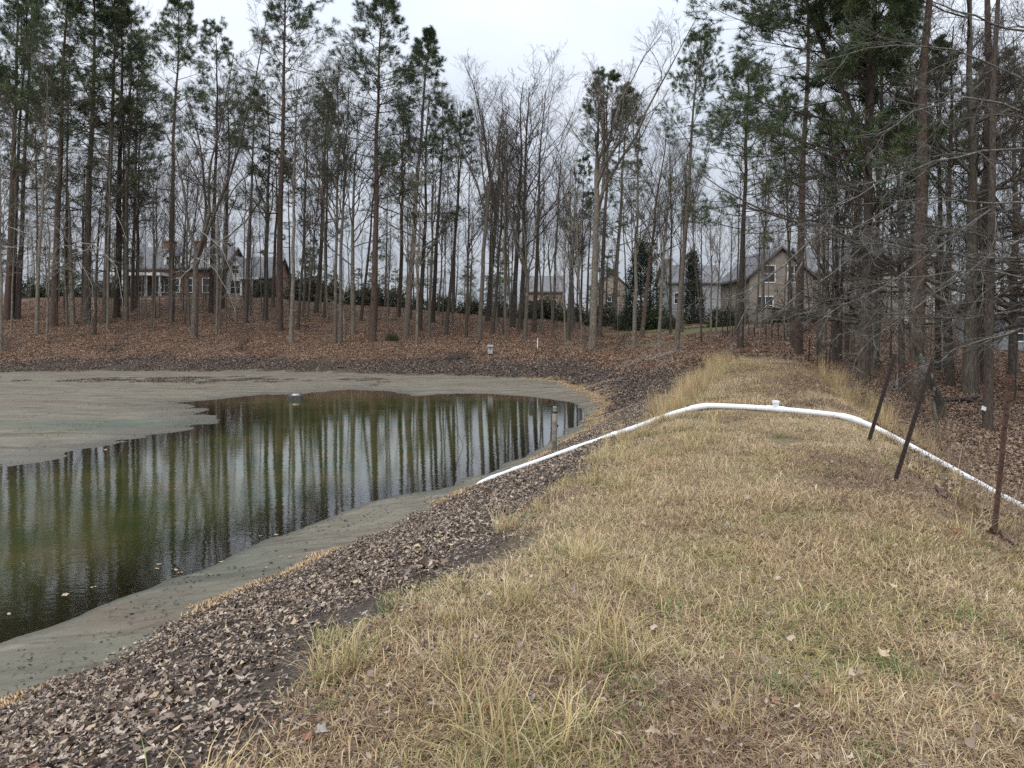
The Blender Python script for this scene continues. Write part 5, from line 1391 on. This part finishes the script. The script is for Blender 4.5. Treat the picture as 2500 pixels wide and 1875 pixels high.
for u in (314, 411, 450, 520):
    xx = (u - 1250) * k - cx; zd = e1 + .25
    d = empty('dormer', (xx, 0, 0)); d.parent = H1
    body(d, -.75, .75, .35, 4.2, zd, zd + 1.5, zd + 2.2, m_white, 'y', 'dormer_wall'); gable_roof(d, -.75, .75, .35, 4.2, zd + 1.5, zd + 2.25, m_shing, .18, 'y'); window(d, 0, zd + .25, .8, 1.15, .35)
for u in (350, 390, 412, 428, 470, 505):
    window(H1, (u - 1250) * k - cx, .75, 1.1, 1.9, 0)
dr = MB(); xx = (402 - 1250) * k - cx
pr = MB(); pr.box((-hx - .2, -2.6, 2.9), (-hx + 6.2, -.02, 3.3)); pr.build('porch_roof', m_white, H1)
for i in range(4):
    c = MB(); xx = -hx + .2 + i * 1.9; c.tube([(xx, -2.3, -1), (xx, -2.3, 2.9)], [.17, .15], 12); c.build('column', m_white, H1)
c = MB(); c.box((-hx + 2.6, -.06, -.2), (-hx + 3.7, -.004, 2.2)); c.build('door', m_door, H1)
# its lower right wing with a white gable
W = empty('wing', (0, 0, 0)); W.parent = H1
wx0, wx1 = hx + .02, hx + 2.9
body(W, wx0, wx1, 1.5, 10, -1.5, e1 - .9, e1 + 1.6, m_white, 'y', 'wing_wall'); gable_roof(W, wx0, wx1, 1.5, 10, e1 - .9, e1 + 1.65, m_shing, .35, 'y'); window(W, (wx0 + wx1) / 2, e1 - .6, .9, 1.1, 1.5); window(W, (wx0 + wx1) / 2, .6, 1.4, 1.8, 1.5)
G_ = empty('garage', (0, 0, 0)); G_.parent = H1
gx0, gx1 = wx1 + .02, wx1 + 4.4
body(G_, gx0, gx1, -.6, 8, -1.5, 2.7, 5.6, m_brick, 'x', 'garage_wall'); gable_roof(G_, gx0, gx1, -.6, 8, 2.7, 5.7, m_shing, .4); window(G_, gx0 + 3.2, .7, 1.3, 1.5, -.6)
for xx in (gx0 + .4, gx0 + 1.8):
    c = MB(); c.tube([(xx, -1.6, -1), (xx, -1.6, 2.5)], .15, 10); c.build('column', m_white, G_)
pf = MB(); pf.box((gx0 - .2, -1.9, 2.42), (gx0 + 2.6, -.62, 2.7)); pf.build('porch_roof', m_white, G_)
# pale drive edge in front
dv = MB(); _dx = np.linspace(bx0 + 2, bx1 + 18, 24)
for i in range(23):
    xa, xb = _dx[i], _dx[i + 1]; ya = 99.5
    za, zb2 = float(z_at(xa, ya)), float(z_at(xb, ya))
    dv.raw([(xa, ya, za - .2), (xb, ya, zb2 - .2), (xb, ya + 3, zb2 - .2), (xa, ya + 3, za - .2), (xa, ya, za + .13), (xb, ya, zb2 + .13), (xb, ya + 3, zb2 + .15), (xa, ya + 3, za + .15)], [(0,1,5,4),(4,5,6,7),(2,3,7,6)])
tag(dv.build('driveway', plain_mat('pale_concrete', (.46, .45, .42), .9, .12, 1)), 'pale concrete drive in front of the brick house', 'driveway', kind='structure')

# --- the tan house on the right
def simple_house(name, label, u0, u1, Y, vbase, veave, vridge, depth, wall, axis='x', wins=(), chim=None, stone=False):
    k = Y / F; x0, x1 = (u0 - 1250) * k, (u1 - 1250) * k; zb = EYE + (800 - vbase) * k
    o = empty(name, ((x0 + x1) / 2, Y, zb)); hx = (x1 - x0) / 2; e, r = (vbase - veave) * k, (vbase - vridge) * k
    body(o, -hx, hx, 0, depth, -1.5, e, r - .08, wall, axis); rf = gable_roof(o, -hx, hx, 0, depth, e, r, m_shing, .4, axis)
    for (fx, z, w, hh) in wins: window(o, -hx + fx * 2 * hx, z, w, hh, 0)
    if chim is not None:
        c = MB(); xx = -hx + chim * 2 * hx; c.box((xx - .6, depth * .5 - .5, r - 1.0), (xx + .6, depth * .5 + .5, r + 1.2)); c.build('chimney', m_stonew, rf)
    if stone:
        c = MB(); c.box((-hx - .05, -.12, -1.5), (hx + .05, -.003, 1.1)); c.build('stone_base', m_stonew, o)
    tag(o, label, 'house', 'houses beyond the wood'); return o
simple_house('tan_house', 'tan sided house with a grey gable behind the kinked branch', 1830, 1985, 72, 782, 678, 606, 10, m_siding, 'y', [(.3, 3.6, 1.1, 1.5), (.7, 3.6, 1.1, 1.5), (.25, .6, 1.3, 1.6)], None, True)
simple_house('tan_house', 'long tan house with a stone base behind the forked pine', 1986, 2190, 74, 782, 664, 598, 9, m_siding, 'x', [(.12, 4.0, 1.1, 1.5), (.4, 4.0, 1.1, 1.5), (.7, 4.0, 1.1, 1.5), (.2, .9, 1.2, 1.6), (.55, .9, 1.2, 1.6)], .3, True)
simple_house('tan_house', 'tall tan house end with pale siding seen between right hand trunks', 2191, 2330, 71, 790, 628, 572, 9, plain_mat('light_siding', (.52, .46, .38), .8, .08, 1), 'x', [(.3, 3.8, 1.1, 1.5), (.75, 3.8, 1.1, 1.5), (.75, .8, 1.1, 1.6)])
simple_house('grey_shed', 'grey sided shed low between the trunks at the right edge', 2440, 2560, 50, 866, 770, 722, 5, m_greysid, 'x', [(.5, .9, .9, 1.0)])
simple_house('far_house', 'small far house with a pale gable behind the great bare tree', 1455, 1530, 128, 770, 700, 664, 9, m_siding, 'y', [(.5, 1.5, 1.2, 1.6)])
simple_house('far_house', 'far house with a blue grey roof left of the tan house', 1630, 1760, 120, 772, 690, 645, 9, m_greysid, 'x', [(.2, 2, 1.2, 1.6), (.6, 2, 1.2, 1.6)], .12)
simple_house('far_house', 'far low brown house near the middle of the hilltop', 1290, 1375, 132, 768, 712, 672, 9, plain_mat('brown_siding', (.22, .17, .13), .8, .1, 1), 'x', [(.3, 1.2, 1.2, 1.4), (.7, 1.2, 1.2, 1.4)])

# thin black fence at the lawn
fe = empty('garden_fence', (0, 0, 0)); tag(fe, 'thin black metal fence along the edge of the green lawn', 'fence')
fx = np.linspace(hit(1760, 822)[0], hit(2010, 860)[0], 13); fy = np.linspace(56, 49, 13)
for i in range(13):
    z0 = float(z_at(fx[i], fy[i])); b = MB(); b.box((fx[i] - .03, fy[i] - .03, z0 - .2), (fx[i] + .03, fy[i] + .03, z0 + 1.15)); b.build('fence_picket', m_black, fe)
    if i < 12:
        z1 = float(z_at(fx[i + 1], fy[i + 1]))
        for zz in (.35, 1.05):
            b = MB(); b.tube([(fx[i] + .03, fy[i], z0 + zz), (fx[i + 1] - .03, fy[i + 1], z1 + zz)], .018, 5); b.build('rail', m_black, fe)

# ------------------------------------------------------------------ single fallen leaves that stand out on the grass and the water
def _leaf_outline(k):
    a = np.linspace(0, 2 * np.pi, 22, endpoint=False)
    r = (.62 + .38 * np.abs(np.cos(2.5 * a)) ** .8) if k == 0 else (.78 + .16 * np.cos(8 * a))
    asp = .92 if k == 0 else .5
    return np.stack([np.cos(a) * r, np.sin(a) * r * asp], -1)
LEAF_ONE = [_leaf_outline(0), _leaf_outline(1)]
LEAVES = []
for i, (nm, pal) in enumerate((('pale tan', (.46, .36, .24)), ('brown', (.24, .15, .10)), ('rust red', (.27, .10, .065)), ('grey', (.33, .29, .26)), ('bleached', (.58, .51, .42)))):
    for j in range(2):
        v_, f_, c_ = leaf_cloud(np.random.default_rng(400 + i * 10 + j), 1, .0001, (.085, .095), [pal], None, .25, .006, [LEAF_ONE[j]], jit=.35)
        LEAVES.append((nm, np_mesh('fallen_leaf', v_, [f_], False, c_, [m_leaf])))
cnt = 0
while cnt < 150:
    y = rng.uniform(2.3, 9) if cnt < 110 else rng.uniform(9, 16); x = rng.uniform(-.72, .72) * y
    sg, s, n, wob = zone(np.array([x]), np.array([y]))
    if sg[0] < .6 or n[0] < -2.4 or n[0] > 2.4: continue
    nm, me = LEAVES[rng.choice(10, p=np.array([3, 3, 3, 3, .8, .8, 1.4, 1.4, 1, 1]) / 18.4)]
    o = add('fallen_leaf', me, None, (x, y, float(z_at(x, y)) + rng.uniform(.015, .05)))
    o.rotation_euler = (rng.normal(0, .3), rng.normal(0, .3), rng.uniform(0, 6.28)); sc = rng.uniform(.35, .75); o.scale = (sc, sc, sc)
    tag(o, nm + ' fallen leaf lying loose on the dry dam grass', 'leaf', nm + ' leaves on the dam grass'); cnt += 1
for i, (u, v) in enumerate(((640,1390),(690,1392),(700,1400),(648,1378),(230,1435),(22,1500),(640,1309),(675,1306),(258,1098),(665,1330),(160,1452),(540,1372),(1010,1075),(480,1080))):
    X, Y = at_z(u if i > 3 else u - 260, v, ZW); nm, me = LEAVES[i % 2]
    o = add('floating_leaf', me, None, (X, Y, ZW + .006)); o.rotation_euler = (0, 0, rng.uniform(0, 6)); o.scale = (1.1, 1.1, .25)
    tag(o, 'pale tan leaf floating on the pond near its edge', 'leaf', 'leaves floating on the pond')
